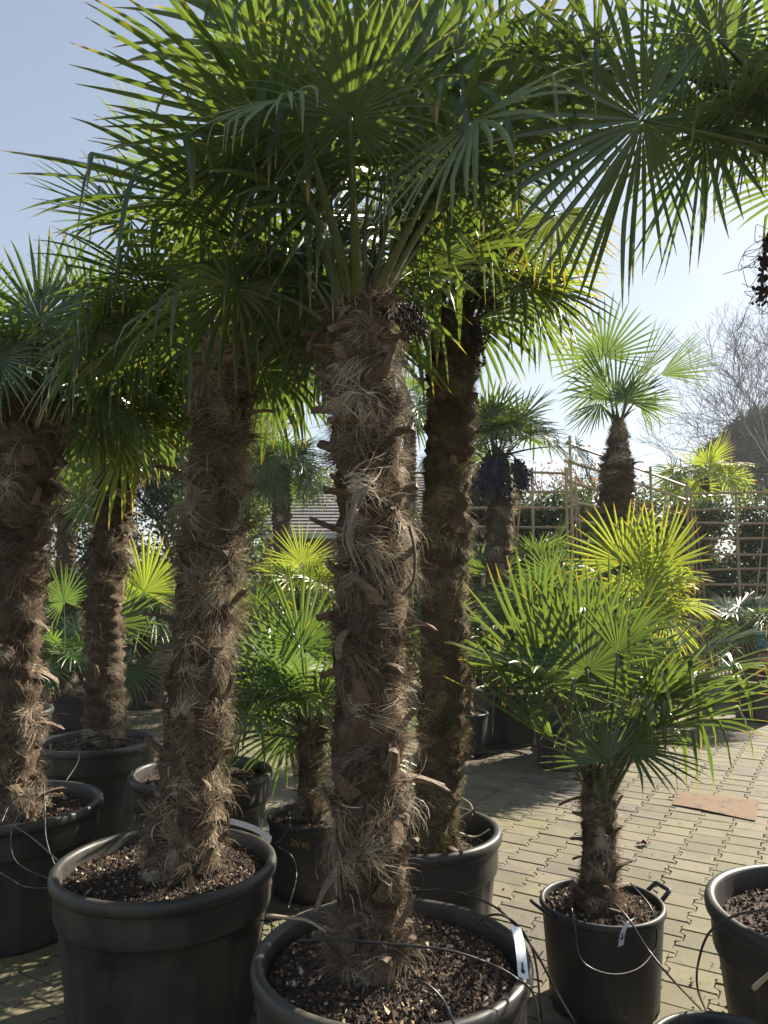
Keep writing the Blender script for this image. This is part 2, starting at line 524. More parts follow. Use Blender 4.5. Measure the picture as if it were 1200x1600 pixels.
def fan_geo(hub, mid, nrm, Rr, nseg, span, rng, flex=1.0, brk=.12, vfold=.15, steps=9, fuse=.37, wid=.88, drop_side=.25):
    mid = nrmz(mid); nrm = np.asarray(nrm, float); nrm = nrmz(nrm - mid * (nrm @ mid))
    right = np.cross(mid, nrm)
    dth = R(span) / nseg
    th = np.linspace(-R(span) / 2, R(span) / 2, nseg) + rng.normal(0, dth * .10, nseg)
    L = Rr * (.80 + .20 * np.cos(th / 2) ** 2) * rng.uniform(.93, 1.04, nseg)
    d = np.cos(th)[:, None] * mid + np.sin(th)[:, None] * right + (vfold * np.abs(np.sin(th / 2)) + rng.normal(0, .035, nseg))[:, None] * nrm
    d = nrmz(d)
    sd = nrmz(-np.sin(th)[:, None] * mid + np.cos(th)[:, None] * right)
    p = np.repeat(np.asarray(hub, float)[None], nseg, 0) + d * .012
    ds = (L - .012) / steps
    bt = np.where(rng.random(nseg) < brk, rng.uniform(.45, .85, nseg), 9)
    fl = flex * rng.uniform(.5, 1.5, nseg)
    # neighbours droop together
    fl *= 1 + .5 * np.sin(th * 3 + rng.uniform(0, 6))
    W = rng.uniform(.85, 1.12, nseg) * wid * np.where(np.abs(th) > 1.75, .68, 1)
    tan = math.tan(dth / 2)
    rows = []; tips = []
    wander = rng.normal(0, .05, (nseg, 3))
    for k in range(steps + 1):
        t = k / steps
        r_ = .012 + (L - .012) * t
        u = np.clip((t - fuse) / (1 - fuse), 0, 1)
        hwf = r_ * tan * 1.04
        hw0 = fuse * L * tan * 1.04 * W
        prof = (1 + .12 * np.sin(u * np.pi * .8)) * (1 - u ** 2.6) * .90 + .02
        hw = np.where(t <= fuse, hwf, hw0 * prof)
        if k == steps: hw = np.full(nseg, .0007)
        s_ = nrmz(sd - d * np.sum(sd * d, -1, keepdims=True))
        n_ = np.cross(s_, d)
        n_ *= np.sign(np.sum(n_ * nrm, -1, keepdims=True) + 1e-6)
        fold = .42 if t <= fuse else .42 + .12 * u
        ridge = n_ * (hw * fold)[:, None]
        half = s_ * (hw * (.93 if t > fuse else 1.0))[:, None]
        rows.append(np.stack([p - half - ridge * .5, p + ridge * .5, p + ridge * .5 + s_ * 1e-5, p + half - ridge * .5], 1))
        tips.append(np.full((nseg, 4), t))
        if k < steps:
            g = fl * (t ** 1.35) * .60 * np.sqrt(np.clip(1 - d[:, 2] ** 2, .05, 1))
            d2 = d + g[:, None] * DOWN * (2.5 / steps) + wander * t * .35
            broken = (t + 1 / steps >= bt) & (t < bt + .001)
            d2 = np.where(broken[:, None], nrmz(d * .25 + DOWN * .9 + rng.normal(0, .12, (nseg, 3))), d2)
            past = t > bt
            d2 = np.where(past[:, None], nrmz(d * .7 + DOWN * .5), d2)
            d = nrmz(d2)
            p = p + d * ds[:, None]
    V = np.stack(rows, 1)            # nseg, steps+1, 4, 3
    T = np.stack(tips, 1)
    ns = steps + 1
    idx = np.arange(nseg * ns * 4).reshape(nseg, ns, 4)
    a = np.stack([idx[:, :-1, 0], idx[:, :-1, 1], idx[:, 1:, 1], idx[:, 1:, 0]], -1).reshape(-1, 4)
    b = np.stack([idx[:, :-1, 2], idx[:, :-1, 3], idx[:, 1:, 3], idx[:, 1:, 2]], -1).reshape(-1, 4)
    tone = np.repeat(rng.uniform(0, 1, nseg), ns * 4)
    tipv = T.ravel() * np.repeat(rng.uniform(.90, 1.03, nseg), ns * 4)
    return V.reshape(-1, 3), np.vstack([a, b]), tone, tipv

def stalk_geo(a, c, b, r0, r1, n=12, k=6):
    P = bez(a, c, b, n)
    t = np.linspace(0, 1, n)
    rad = r0 * (1 - t) ** 2 * .9 + r1 + (r0 - r1) * .25 * (1 - t)
    V, F = tube(P, rad, k, flat=.6)
    return V, F, np.repeat(t, k)[:len(V)]

def add_frond(root, rng, base, ctrl, hub, mid, nrm, Rr, mat, near=True, nseg=40, span=320, steps=9, pr=(.016, .0055), blade_label=None, **kw):
    sV, sF, sT = stalk_geo(base, ctrl, hub, pr[0], pr[1], 12 if near else 6, 6 if near else 4)
    o0 = np.asarray(root.location)
    fV, fF, tone, tip = fan_geo(hub, mid, nrm, Rr, nseg, span, rng, steps=steps, **kw)
    if near:
        mb = MB(); mb.add(sV - o0, sF, 0, tip=sT, tone=0)
        fr = obj('frond', mb.mesh('frond', M['petiole'], True), root)
        mb = MB(); mb.add(fV - o0, fF, 0, tone=tone, tip=tip)
        b = obj('leaf_blade', mb.mesh('leaf_blade', mat, True), fr)
        if blade_label: b['label'] = blade_label
    else:
        mb = MB(); mb.add(sV - o0, sF, 0, tip=sT, tone=0); mb.add(fV - o0, fF, 1, tone=tone, tip=tip)
        fr = obj('frond', mb.mesh('frond', [M['petiole'], mat], True), root)
    return fr

def auto_crown(root, rng, top, n, plen, Rr, mat, near=True, nseg=38, steps=8, elmax=82, elmin=-25, avoid=None, az0=0, mats=None, lean=(0, 0), pr=(.015, .0055), brk=.12, flex=1.0, span=310, top_r=.05, hang=55, wid=.88):
    for i in range(n):
        az = az0 + i * 137.508 + rng.uniform(-14, 14)
        f = (i + .5) / n
        el = elmax + (elmin - elmax) * f ** .85 + rng.uniform(-7, 7)
        if avoid and avoid(az % 360, el): continue
        a, e = R(az), R(el)
        hd = np.array([math.cos(a), math.sin(a), 0])
        d0 = hd * math.cos(min(R(84), e + R(22))) + np.array([0, 0, 1]) * math.sin(min(R(84), e + R(22)))
        pl = plen * rng.uniform(.8, 1.12) * (.75 + .35 * f)
        dirE = hd * math.cos(e) + np.array([0, 0, 1]) * math.sin(e)
        base = np.asarray(top) + hd * top_r + np.array([0, 0, -.10 * f])
        hub = base + dirE * pl + np.array([lean[0], lean[1], 0]) * pl
        ctrl = base + d0 * pl * .55
        e2 = e - R(rng.uniform(8, 28) + hang * f ** 1.3)
        mid = hd * math.cos(e2) + np.array([0, 0, 1]) * math.sin(e2)
        tw = rng.normal(0, .25)
        sidev = np.cross(mid, [0, 0, 1]); sidev = sidev / max(1e-6, np.linalg.norm(sidev))
        up = -hd * math.sin(e2) + np.array([0, 0, 1]) * math.cos(e2)
        nr = up * math.cos(tw) + sidev * math.sin(tw)
        mm = mat
        if mats: mm = mats[int(rng.integers(len(mats)))]
        rr = Rr * rng.uniform(.88, 1.08)
        add_frond(root, rng, base, ctrl, hub, mid, nr, rr, mm, near, nseg, span * rng.uniform(.9, 1.05), steps, pr,
                  flex=flex * (.6 + .9 * f), brk=brk * (.4 + 1.2 * f), vfold=rng.uniform(.05, .35), wid=wid)

def trunk_path(pts, n=60):
    """pts: list of (pos, radius)"""
    P = smooth_path([p for p, r_ in pts], n)
    rr = np.interp(np.linspace(0, 1, len(P)), np.linspace(0, 1, len(pts)), [r_ for p, r_ in pts])
    return P, rr

def vnoise(rng, shape, reps):
    """tileable (in axis 1) smooth noise"""
    g = rng.normal(0, 1, (shape[0] // reps[0] + 3, reps[1]))
    y = np.linspace(0, g.shape[0] - 2.001, shape[0]); x = np.arange(shape[1]) / shape[1] * reps[1]
    yi = y.astype(int); xi = x.astype(int)
    fy = y - yi; fx = x - xi; fy = fy * fy * (3 - 2 * fy); fx = fx * fx * (3 - 2 * fx)
    x2 = (xi + 1) % reps[1]
    a = g[yi][:, xi] * (1 - fx) + g[yi][:, x2] * fx
    b = g[yi + 1][:, xi] * (1 - fx) + g[yi + 1][:, x2] * fx
    return a * (1 - fy)[:, None] + b * fy[:, None]

def add_trunk(root, rng, pts, nf=8000, fw=.0011, flen=(.05, .14), mat='fibre', k=40, rough=1.0, tier=.075, stubs=30, stub_len=(.03, .10), stub_r=(.0, 1.0), shag=1.0, skew=2.2, bigstub=1.0):
    o0 = np.asarray(root.location)
    Hh = np.linalg.norm(pts[-1][0] - pts[0][0])
    n = max(20, int(Hh / .014))
    P, rr = trunk_path(pts, n)
    n = len(P)
    T = nrmz(np.gradient(P, axis=0))
    X = nrmz(np.cross(T, np.array([0, 1., 0]))); Yv = np.cross(T, X)
    th = np.linspace(0, 2 * np.pi, k, endpoint=False)
    zz = np.concatenate([[0], np.cumsum(np.linalg.norm(np.diff(P, axis=0), axis=1))])
    ph = (zz[:, None] / tier + th[None] / (2 * np.pi) * 2 + .35 * np.sin(th * 3)[None]) % 1.0
    disp = 1 + rough * (.34 * (ph ** 1.6 - .5) + .055 * vnoise(rng, (n, k), (6, 9)) + .035 * vnoise(rng, (n, k), (2, 20)))
    rad = rr[:, None] * disp * .93
    O = X[:, None] * np.cos(th)[None, :, None] + Yv[:, None] * np.sin(th)[None, :, None]
    V = P[:, None] + O * rad[..., None]
    i = np.arange(n - 1)[:, None] * k; j = np.arange(k)[None]; j2 = (j + 1) % k
    F = np.stack([i + j, i + j2, i + k + j2, i + k + j], -1).reshape(-1, 4)
    V = V.reshape(-1, 3)
    # closed top
    V = np.vstack([V, P[-1] + T[-1] * .02]); e = (n - 1) * k
    mb = MB(); mb.add(V - o0, F, 0)
    jj = np.arange(k)
    mb.F3.append(np.stack([e + jj, e + (jj + 1) % k, np.full(k, len(V) - 1)], -1)); mb.m3.append(np.zeros(k, int))
    tr = obj('trunk', mb.mesh('trunk', M['bark'], True), root)
    # fibres, in clumps
    if nf:
        per = 64
        nc = nf // per
        cz = rng.uniform(0, n - 1.01, nc)
        cph = rng.uniform(0, 2 * np.pi, nc)
        # denser at tier tops
        cth = cph
        # roots gather at the top edge of every tier, leaving dark hollows below
        phc = (zz[cz.astype(int)] / tier + cth / (2 * np.pi) * 2 + .35 * np.sin(cth * 3)) % 1.0
        cz = np.clip(cz + (np.where(rng.random(nc) < .80, .86, rng.random(nc)) - phc + rng.normal(0, .07, nc)) * tier / .014, 0, n - 1.01)
        cdir_t = rng.normal(0, 1.0, nc)      # tangential
        cdir_u = rng.normal(.15, .55, nc)
        cdir_o = rng.uniform(.0, .42, nc) ** 1.3 * shag
        ctone = rng.beta(1.1, 1.5, nc)
        cl = rng.uniform(flen[0], flen[1], nc)
        fi = np.repeat(np.arange(nc), per); m = len(fi)
        spread = np.repeat(rng.uniform(.006, .022, nc), per)
        fz = np.clip(cz[fi] + rng.normal(0, 1, m) * spread / .014, 0, n - 1.01)
        fth = cth[fi] + rng.normal(0, 1, m) * spread / .11
        zi = fz.astype(int); fr = (fz - zi)[:, None]
        C = P[zi] * (1 - fr) + P[np.minimum(zi + 1, n - 1)] * fr
        Xi, Yi, Ti = X[zi], Yv[zi], T[zi]
        rloc = rr[zi] * (.88 + .08 * rng.random(m))
        Oi = Xi * np.cos(fth)[:, None] + Yi * np.sin(fth)[:, None]
        Tg = -Xi * np.sin(fth)[:, None] + Yi * np.cos(fth)[:, None]
        p = C + Oi * rloc[:, None]
        d = nrmz(Tg * (cdir_t[fi] + rng.normal(0, .30, m))[:, None] + Ti * (cdir_u[fi] + rng.normal(0, .26, m))[:, None] + Oi * (cdir_o[fi] + rng.uniform(-.1, .25, m))[:, None])
        ln = cl[fi] * rng.uniform(.4, 1.25, m)
        st = 6
        droop = rng.uniform(.05, .75, m) * .9
        curl = rng.normal(0, .15, (m, 3)) + np.repeat(rng.normal(0, .28, (nc, 3)), per, 0)
        w = fw * rng.uniform(.5, 1.35, m) * np.where(rng.random(m) < .03, 3.2, 1)
        rows = []
        for q in range(st + 1):
            rel = p - C; rel -= Ti * np.sum(rel * Ti, -1, keepdims=True)
            dist = np.linalg.norm(rel, axis=1, keepdims=True); on = rel / np.maximum(dist, 1e-6)
            sv = nrmz(np.cross(d, on))
            ww = w * (1 - .75 * q / st)
            rows.append(np.stack([p - sv * ww[:, None], p + sv * ww[:, None]], 1))
            over = np.clip((dist - rloc[:, None] * 1.04) / .035, 0, 1.6)
            under_ = np.clip((rloc[:, None] * .95 - dist) / .02, 0, 2)
            d = nrmz(d + curl * .5 + DOWN * droop[:, None] * .5 - on * over * (.42 / max(shag, .3)) + on * under_ * .8 + rng.normal(0, .10, (m, 3)))
            p = p + d * (ln / st)[:, None]
        Vf = np.stack(rows, 1)          # m, st+1, 2, 3
        idx = np.arange(m * (st + 1) * 2).reshape(m, st + 1, 2)
        Ff = np.stack([idx[:, :-1, 0], idx[:, :-1, 1], idx[:, 1:, 1], idx[:, 1:, 0]], -1).reshape(-1, 4)
        tone = np.repeat(np.clip(ctone[fi] + rng.normal(0, .16, m), 0, 1), (st + 1) * 2)
        mb = MB(); mb.add(Vf.reshape(-1, 3) - o0, Ff, 0, tone=tone)
        obj('trunk_fibre', mb.mesh('trunk_fibre', M[mat], True), tr)
    # cut leaf stalks
    for q in range(stubs):
        z_ = (q + .5 + rng.uniform(-.4, .4)) / stubs
        z_ = stub_r[0] + (stub_r[1] - stub_r[0]) * z_
        zi = int(np.clip(z_ * (n - 1), 0, n - 1))
        a = q * R(137.5) + rng.uniform(-.4, .4)
        on = X[zi] * math.cos(a) + Yv[zi] * math.sin(a)
        flatten = rng.random() < .42
        pos = P[zi] + on * rr[zi] * (.95 if flatten else .80)
        e = R(rng.uniform(48, 80)) if flatten else R(rng.uniform(-8, 42))
        d = on * math.cos(e) + T[zi] * math.sin(e)
        side = nrmz(np.cross(T[zi], on)); up = np.cross(d, side)
        roll = rng.normal(0, .35)
        s2 = side * math.cos(roll) + up * math.sin(roll)
        up = np.cross(d, s2)
        mt = Matrix(((s2[0], d[0], up[0], pos[0] - o0[0]), (s2[1], d[1], up[1], pos[1] - o0[1]), (s2[2], d[2], up[2], pos[2] - o0[2]), (0, 0, 0, 1)))
        so = obj('leaf_stub', STUBS[int(rng.integers(len(STUBS)))], root)
        ln = stub_len[0] + (stub_len[1] - stub_len[0]) * rng.random() ** skew + rr[zi] * .25
        wsc = bigstub * rng.uniform(.8, 1.5) * min(1.2, rr[zi] / .10)
        so.matrix_local = mt @ Matrix.Diagonal((wsc, ln, wsc, 1))
    return P[-1], T[-1]

def make_stub(rng):
    """unit length (Y), ~36 mm wide at the base, keeled, raggedly cut end"""
    n = 7
    V = []
    bend = rng.normal(0, .012); bz = rng.normal(-.01, .015)
    for i in range(n):
        t = i / (n - 1)
        w = .019 * (1 - .52 * t) * rng.uniform(.9, 1.1); h = .0085 * (1 - .25 * t) * rng.uniform(.9, 1.1)
        cx = bend * t * t; cz = bz * t * t
        prof = [(-w, .35 * h), (-.5 * w, .8 * h), (.5 * w, .8 * h), (w, .35 * h), (.55 * w, -.6 * h), (0, -1.2 * h), (-.55 * w, -.6 * h)]
        for (x, z) in prof:
            yy = t + (rng.uniform(-.07, .07) if i == n - 1 else 0)
            V.append((cx + x, yy, cz + z))
    k = 7; F = []
    for i in range(n - 1):
        for j in range(k):
            F.append((i * k + j, i * k + (j + 1) % k, (i + 1) * k + (j + 1) % k, (i + 1) * k + j))
    F.append(tuple(range((n - 1) * k, n * k)))
    return mesh_from('leaf_stub', V, [f[::-1] for f in F], M['stub'], False)
_rs = np.random.default_rng(3)
STUBS = [make_stub(_rs) for _ in range(8)]

# ------------------------------------------------------------------ pots
def lathe(prof, k=72, wob=0.0, rng=None):
    prof = np.asarray(prof, float); n = len(prof)
    th = np.linspace(0, 2 * np.pi, k, endpoint=False)
    sc = 1 + (wob * (np.cos(2 * th + (rng.uniform(0, 6) if rng else 0)) + .4 * np.cos(3 * th)) if wob else 0) * np.ones(k)
    V = np.stack([prof[:, 0][:, None] * np.cos(th) * sc, prof[:, 0][:, None] * np.sin(th) * sc, np.repeat(prof[:, 1][:, None], k, 1)], -1).reshape(-1, 3)
    i = np.arange(n - 1)[:, None] * k; j = np.arange(k)[None]; j2 = (j + 1) % k
    F = np.stack([i + j, i + j2, i + k + j2, i + k + j], -1).reshape(-1, 4)
    return V, F

def big_pot(root, R_, H, rng, soil_drop=.055, k=88, mat='pot', chips=1500, mound=.02):
    # outer wall from the foot up, rolled rim, inner wall
    b = R_ * .80
    prof = [(0.001, .012), (b * .93, .012), (b * .96, .002), (b * .99, .004), (b, .015)]
    for t in np.linspace(.05, 1, 6):
        prof.append((b + (R_ * .915 - b) * t, .015 + (H * .70 - .015) * t))
    prof += [(R_ * .922, H * .71), (R_ * .945, H * .722), (R_ * .952, H * .74), (R_ * .958, H * .84), (R_ * .962, H - .052)]
    rimr = .022
    prof += [(R_ * .965, H - .048), (R_ - .006, H - .047), (R_, H - .040), (R_ + .002, H - .022)]
    for a in np.linspace(0, np.pi, 8):
        prof.append((R_ - rimr * .75 + rimr * .75 * math.cos(a), H - .014 + .014 * math.sin(a)))
    prof += [(R_ - .036, H - .03), (R_ - .042, H - .08), (R_ * .86, H - .20)]
    V, F = lathe(prof, k, .004, rng)
    # shallow upright pleats on the lower wall
    rad = np.hypot(V[:, 0], V[:, 1]); th = np.arctan2(V[:, 1], V[:, 0])
    low = (V[:, 2] < H * .705) & (V[:, 2] > .03) & (rad > b * .98)
    rib = np.clip(np.cos(th * 11) * 6 - 4.6, 0, 1) * .008
    V[low, 0] *= (1 - rib[low] / rad[low]); V[low, 1] *= (1 - rib[low] / rad[low])
    mb = MB(); mb.add(V, F, 0)
    p = obj('pot', mb.mesh('pot', M[mat], True), root)
    add_soil(root, R_ - .043, H - soil_drop, rng, chips, mound)
    return p

def small_pot(root, R_, H, rng, handles=True, hang=0.4, chips=900, mat='pot_black', k=64, soil_drop=.03):
    b = R_ * .86
    prof = [(.001, .012), (b * .9, .012), (b * .97, .002), (b, .012)]
    for t in np.linspace(.15, 1, 5): prof.append((b + (R_ * .965 - b) * t, .012 + (H - .03 - .012) * t))
    prof += [(R_ * .97, H - .026), (R_ - .001, H - .025), (R_ + .002, H - .018)]
    rimr = .009
    for a in np.linspace(0, np.pi, 7): prof.append((R_ - rimr + rimr * math.cos(a), H - .009 + .009 * math.sin(a)))
    prof += [(R_ - .020, H - .02), (R_ - .024, H - .10)]
    V, F = lathe(prof, k, .006, rng)
    # drain notches round the foot
    th = np.arctan2(V[:, 1], V[:, 0]); low = (V[:, 2] < .03)
    V[low & (np.cos(th * 10) > .75), 2] += .018
    mb = MB(); mb.add(V, F, 0)
    p = obj('pot', mb.mesh('pot', M[mat], True), root)
    if handles:
        for s_ in (0, math.pi):
            a = hang + s_
            c, s = math.cos(a), math.sin(a)
            pts = []
            cor = [(-.046, 0, -.004), (-.040, .050, .034), (.040, .050, .034), (.046, 0, -.004)]
            for a_, b_ in zip(cor[:-1], cor[1:]):
                for t_ in (.04, .5, .96): pts.append(tuple(a_[q] + (b_[q] - a_[q]) * t_ for q in range(3)))
            pts = [(c * (R_ - .004 + v) - s * u, s * (R_ - .004 + v) + c * u, H - .018 + w) for (u, v, w) in pts]
            V, F = tube(pts, .0095, 8, flat=.75)
            mb = MB(); mb.add(V, F, 0)
            obj('handle', mb.mesh('handle', M[mat], True), p)
    add_soil(root, R_ - .022, H - soil_drop, rng, chips, .008)
    return p

def add_soil(root, r0, z, rng, chips, mound):
    k, m = 48, 14
    th = np.linspace(0, 2 * np.pi, k, endpoint=False)
    rr = np.linspace(.02, 1, m) * r0
    nz = vnoise(rng, (m, k), (2, 11)) * .0022
    Z = z + mound * (1 - (rr / r0)[:, None] ** 2) + nz
    V = np.stack([rr[:, None] * np.cos(th), rr[:, None] * np.sin(th), Z], -1).reshape(-1, 3)
    i = np.arange(m - 1)[:, None] * k; j = np.arange(k)[None]; j2 = (j + 1) % k
    F = np.stack([i + j, i + j2, i + k + j2, i + k + j], -1).reshape(-1, 4)
    mb = MB(); mb.add(V, F, 0, tone=rng.uniform(.05, .5, len(V)))
    if chips:
        # bark crumbs and pumice bits: squashed octahedra
        a = rng.uniform(0, 2 * np.pi, chips); q = np.sqrt(rng.uniform(0, 1, chips)) * r0 * .985
        cz = z + mound * (1 - (q / r0) ** 2) + .0035
        sz = rng.lognormal(-5.4, .45, chips)
        sz = np.clip(sz, .002, .013)
        base = np.array([[1, 0, 0], [-1, 0, 0], [0, 1, 0], [0, -1, 0], [0, 0, 1], [0, 0, -1]], float)
        B = base[None] * rng.uniform(.6, 1.5, (chips, 6, 1)) * np.stack([rng.uniform(.7, 1.6, chips), rng.uniform(.5, 1.1, chips), rng.uniform(.4, .9, chips)], -1)[:, None]
        al = rng.uniform(0, 2 * np.pi, chips); ca, sa = np.cos(al)[:, None], np.sin(al)[:, None]
        Bx = B[..., 0] * ca - B[..., 1] * sa; By = B[..., 0] * sa + B[..., 1] * ca
        tl = rng.normal(0, .5, chips)[:, None]; Bz = B[..., 2] + Bx * tl
        P = np.stack([Bx, By, Bz], -1) * sz[:, None, None]
        P += np.stack([q * np.cos(a), q * np.sin(a), cz], -1)[:, None]
        Ft = np.array([[0, 2, 4], [2, 1, 4], [1, 3, 4], [3, 0, 4], [2, 0, 5], [1, 2, 5], [3, 1, 5], [0, 3, 5]])
        Ff = (Ft[None] + (np.arange(chips) * 6)[:, None, None]).reshape(-1, 3)
        tn = np.where(rng.random(chips) < .06, rng.uniform(.9, 1, chips), rng.beta(1.2, 3.0, chips) * .92)
        mb.add(P.reshape(-1, 3), Ff, 0, tone=np.repeat(tn, 6))
    obj('soil', mb.mesh('soil', M['soil'], False), root)

def palm_root(px, py, h, label, group='potted fan palms in the nursery yard', name='potted_palm'):
    c = gr(px, py, h)
    return obj(name, None, None, label, 'potted palm', group, loc=(c[0], c[1], 0))

def tag_strip(root, pts, width_dir, w=.024, hole=True, name='tag'):
    """limp plastic label strip along pts (world)"""
    o0 = np.asarray(root.location)
    P = smooth_path(pts, 20); wd = nrmz(width_dir)
    V = np.stack([P - wd * w / 2, P + wd * w / 2], 1).reshape(-1, 3)
    n = len(P); i = np.arange(n - 1) * 2
    F = np.stack([i, i + 1, i + 3, i + 2], -1)
    mb = MB(); mb.add(V - o0, F, 0)
    T = nrmz(np.gradient(P, axis=0))
    if hole:   # keyhole punched near one end: dark slot + round, lying 1 mm proud on both faces
        nn = nrmz(np.cross(T[-3], wd))
        for sg in (1, -1):
            c = P[-3] + nn * .0012 * sg
            a = np.linspace(0, 2 * np.pi, 8, endpoint=False)
            ring = c + (wd * np.cos(a)[:, None] + T[-3] * np.sin(a)[:, None]) * .0055
            ring = np.vstack([ring, c])
            mb.add(ring - o0, [[q, (q + 1) % 8, 8] for q in range(8)], 1)
            c2 = c - T[-3] * .010
            mb.add(np.array([c2 - wd * .0022 - T[-3] * .008, c2 + wd * .0022 - T[-3] * .008, c2 + wd * .0022 + T[-3] * .008, c2 - wd * .0022 + T[-3] * .008]) - o0, [[0, 1, 2, 3]], 1)
    return obj(name, mb.mesh(name, [M['tag'], M['tag_ink']], False), root)

def ico():
    t = (1 + 5 ** .5) / 2
    V = nrmz([(-1, t, 0), (1, t, 0), (-1, -t, 0), (1, -t, 0), (0, -1, t), (0, 1, t), (0, -1, -t), (0, 1, -t), (t, 0, -1), (t, 0, 1), (-t, 0, -1), (-t, 0, 1)])
    F = np.array([(0, 11, 5), (0, 5, 1), (0, 1, 7), (0, 7, 10), (0, 10, 11), (1, 5, 9), (5, 11, 4), (11, 10, 2), (10, 7, 6), (7, 1, 8), (3, 9, 4), (3, 4, 2), (3, 2, 6), (3, 6, 8), (3, 8, 9), (4, 9, 5), (2, 4, 11), (6, 2, 10), (8, 6, 7), (9, 8, 1)])
    return V, F
ICO = ico()

def fruit_cluster(root, rng, start, out, n=420, size=.0055, length=.28, width=.09, mat='berry'):
    o0 = np.asarray(root.location)
    mb = MB(); start = np.asarray(start, float); out = np.asarray(out, float)
    bend = start + out * .6 + np.array([0, 0, .03])
    P = bez(start, bend, start + out + np.array([0, 0, -length * .5]), 10)
    V, F = tube(P, np.linspace(.011, .004, 10), 5); mb.add(V - o0, F, 1)
    core = start + out + np.array([0, 0, -.02])
    nb = 22
    cs = []
    for b in range(nb):
        a = rng.uniform(0, 2 * np.pi); q = width * rng.uniform(.2, 1)
        t0 = rng.uniform(0, .5)
        s_ = P[int(4 + t0 * 8)]
        e = core + np.array([math.cos(a) * q, math.sin(a) * q, -length * rng.uniform(.45, 1)])
        c = (s_ + e) / 2 + np.array([math.cos(a) * q * .7, math.sin(a) * q * .7, .03])
        B = bez(s_, c, e, 8)
        V, F = tube(B, .0018, 4); mb.add(V - o0, F, 1)
        m = n // nb
        tt = rng.uniform(.25, 1, m)
        pt = np.array([np.interp(tt, np.linspace(0, 1, 8), B[:, q2]) for q2 in range(3)]).T + rng.normal(0, size * 1.5, (m, 3))
        cs.append(pt)
    C = np.vstack(cs)
    sz = size * rng.uniform(.75, 1.2, len(C))
    V = (ICO[0][None] * sz[:, None, None] * np.array([1, .9, 1.1]) + C[:, None]).reshape(-1, 3)
    F = (ICO[1][None] + (np.arange(len(C)) * 12)[:, None, None]).reshape(-1, 3)
    mb.add(V - o0, F, 0)
    return obj('fruit_cluster', mb.mesh('fruit_cluster', [M[mat], M['twig']], True), root)

#PALMS
# ---- A: centre front palm
def V3(*a): return np.array(a, float)
UPV = V3(0, 0, 1)

def manual(root, rng, base, fans, mat, **kw):
    """fans: (hub(px,py,Y), tip(px,py,Y), normal, extra dict)"""
    for f in fans:
        hub = at(*f[0]); tip = at(*f[1]); ex = dict(f[3]) if len(f) > 3 else {}
        m = M[ex.pop('mat', mat)]
        b = at(*ex.pop('base')) if 'base' in ex else np.asarray(base) + nrmz(V3(hub[0] - base[0], hub[1] - base[1], 0)) * .045
        b = b - UPV * rng.uniform(0, kw.get('drop', .0))
        rise = ex.pop('rise', kw.get('rise', .10))
        ctrl = (b + hub) / 2 + UPV * rise * np.linalg.norm(hub - b) * 1.2
        Rr = np.linalg.norm(tip - hub)
        k2 = dict(kw); k2.pop('rise', None); k2.pop('drop', None); k2.update(ex)
        add_frond(root, rng, b, ctrl, hub, tip - hub, V3(*f[2]), Rr, m, True, **k2)

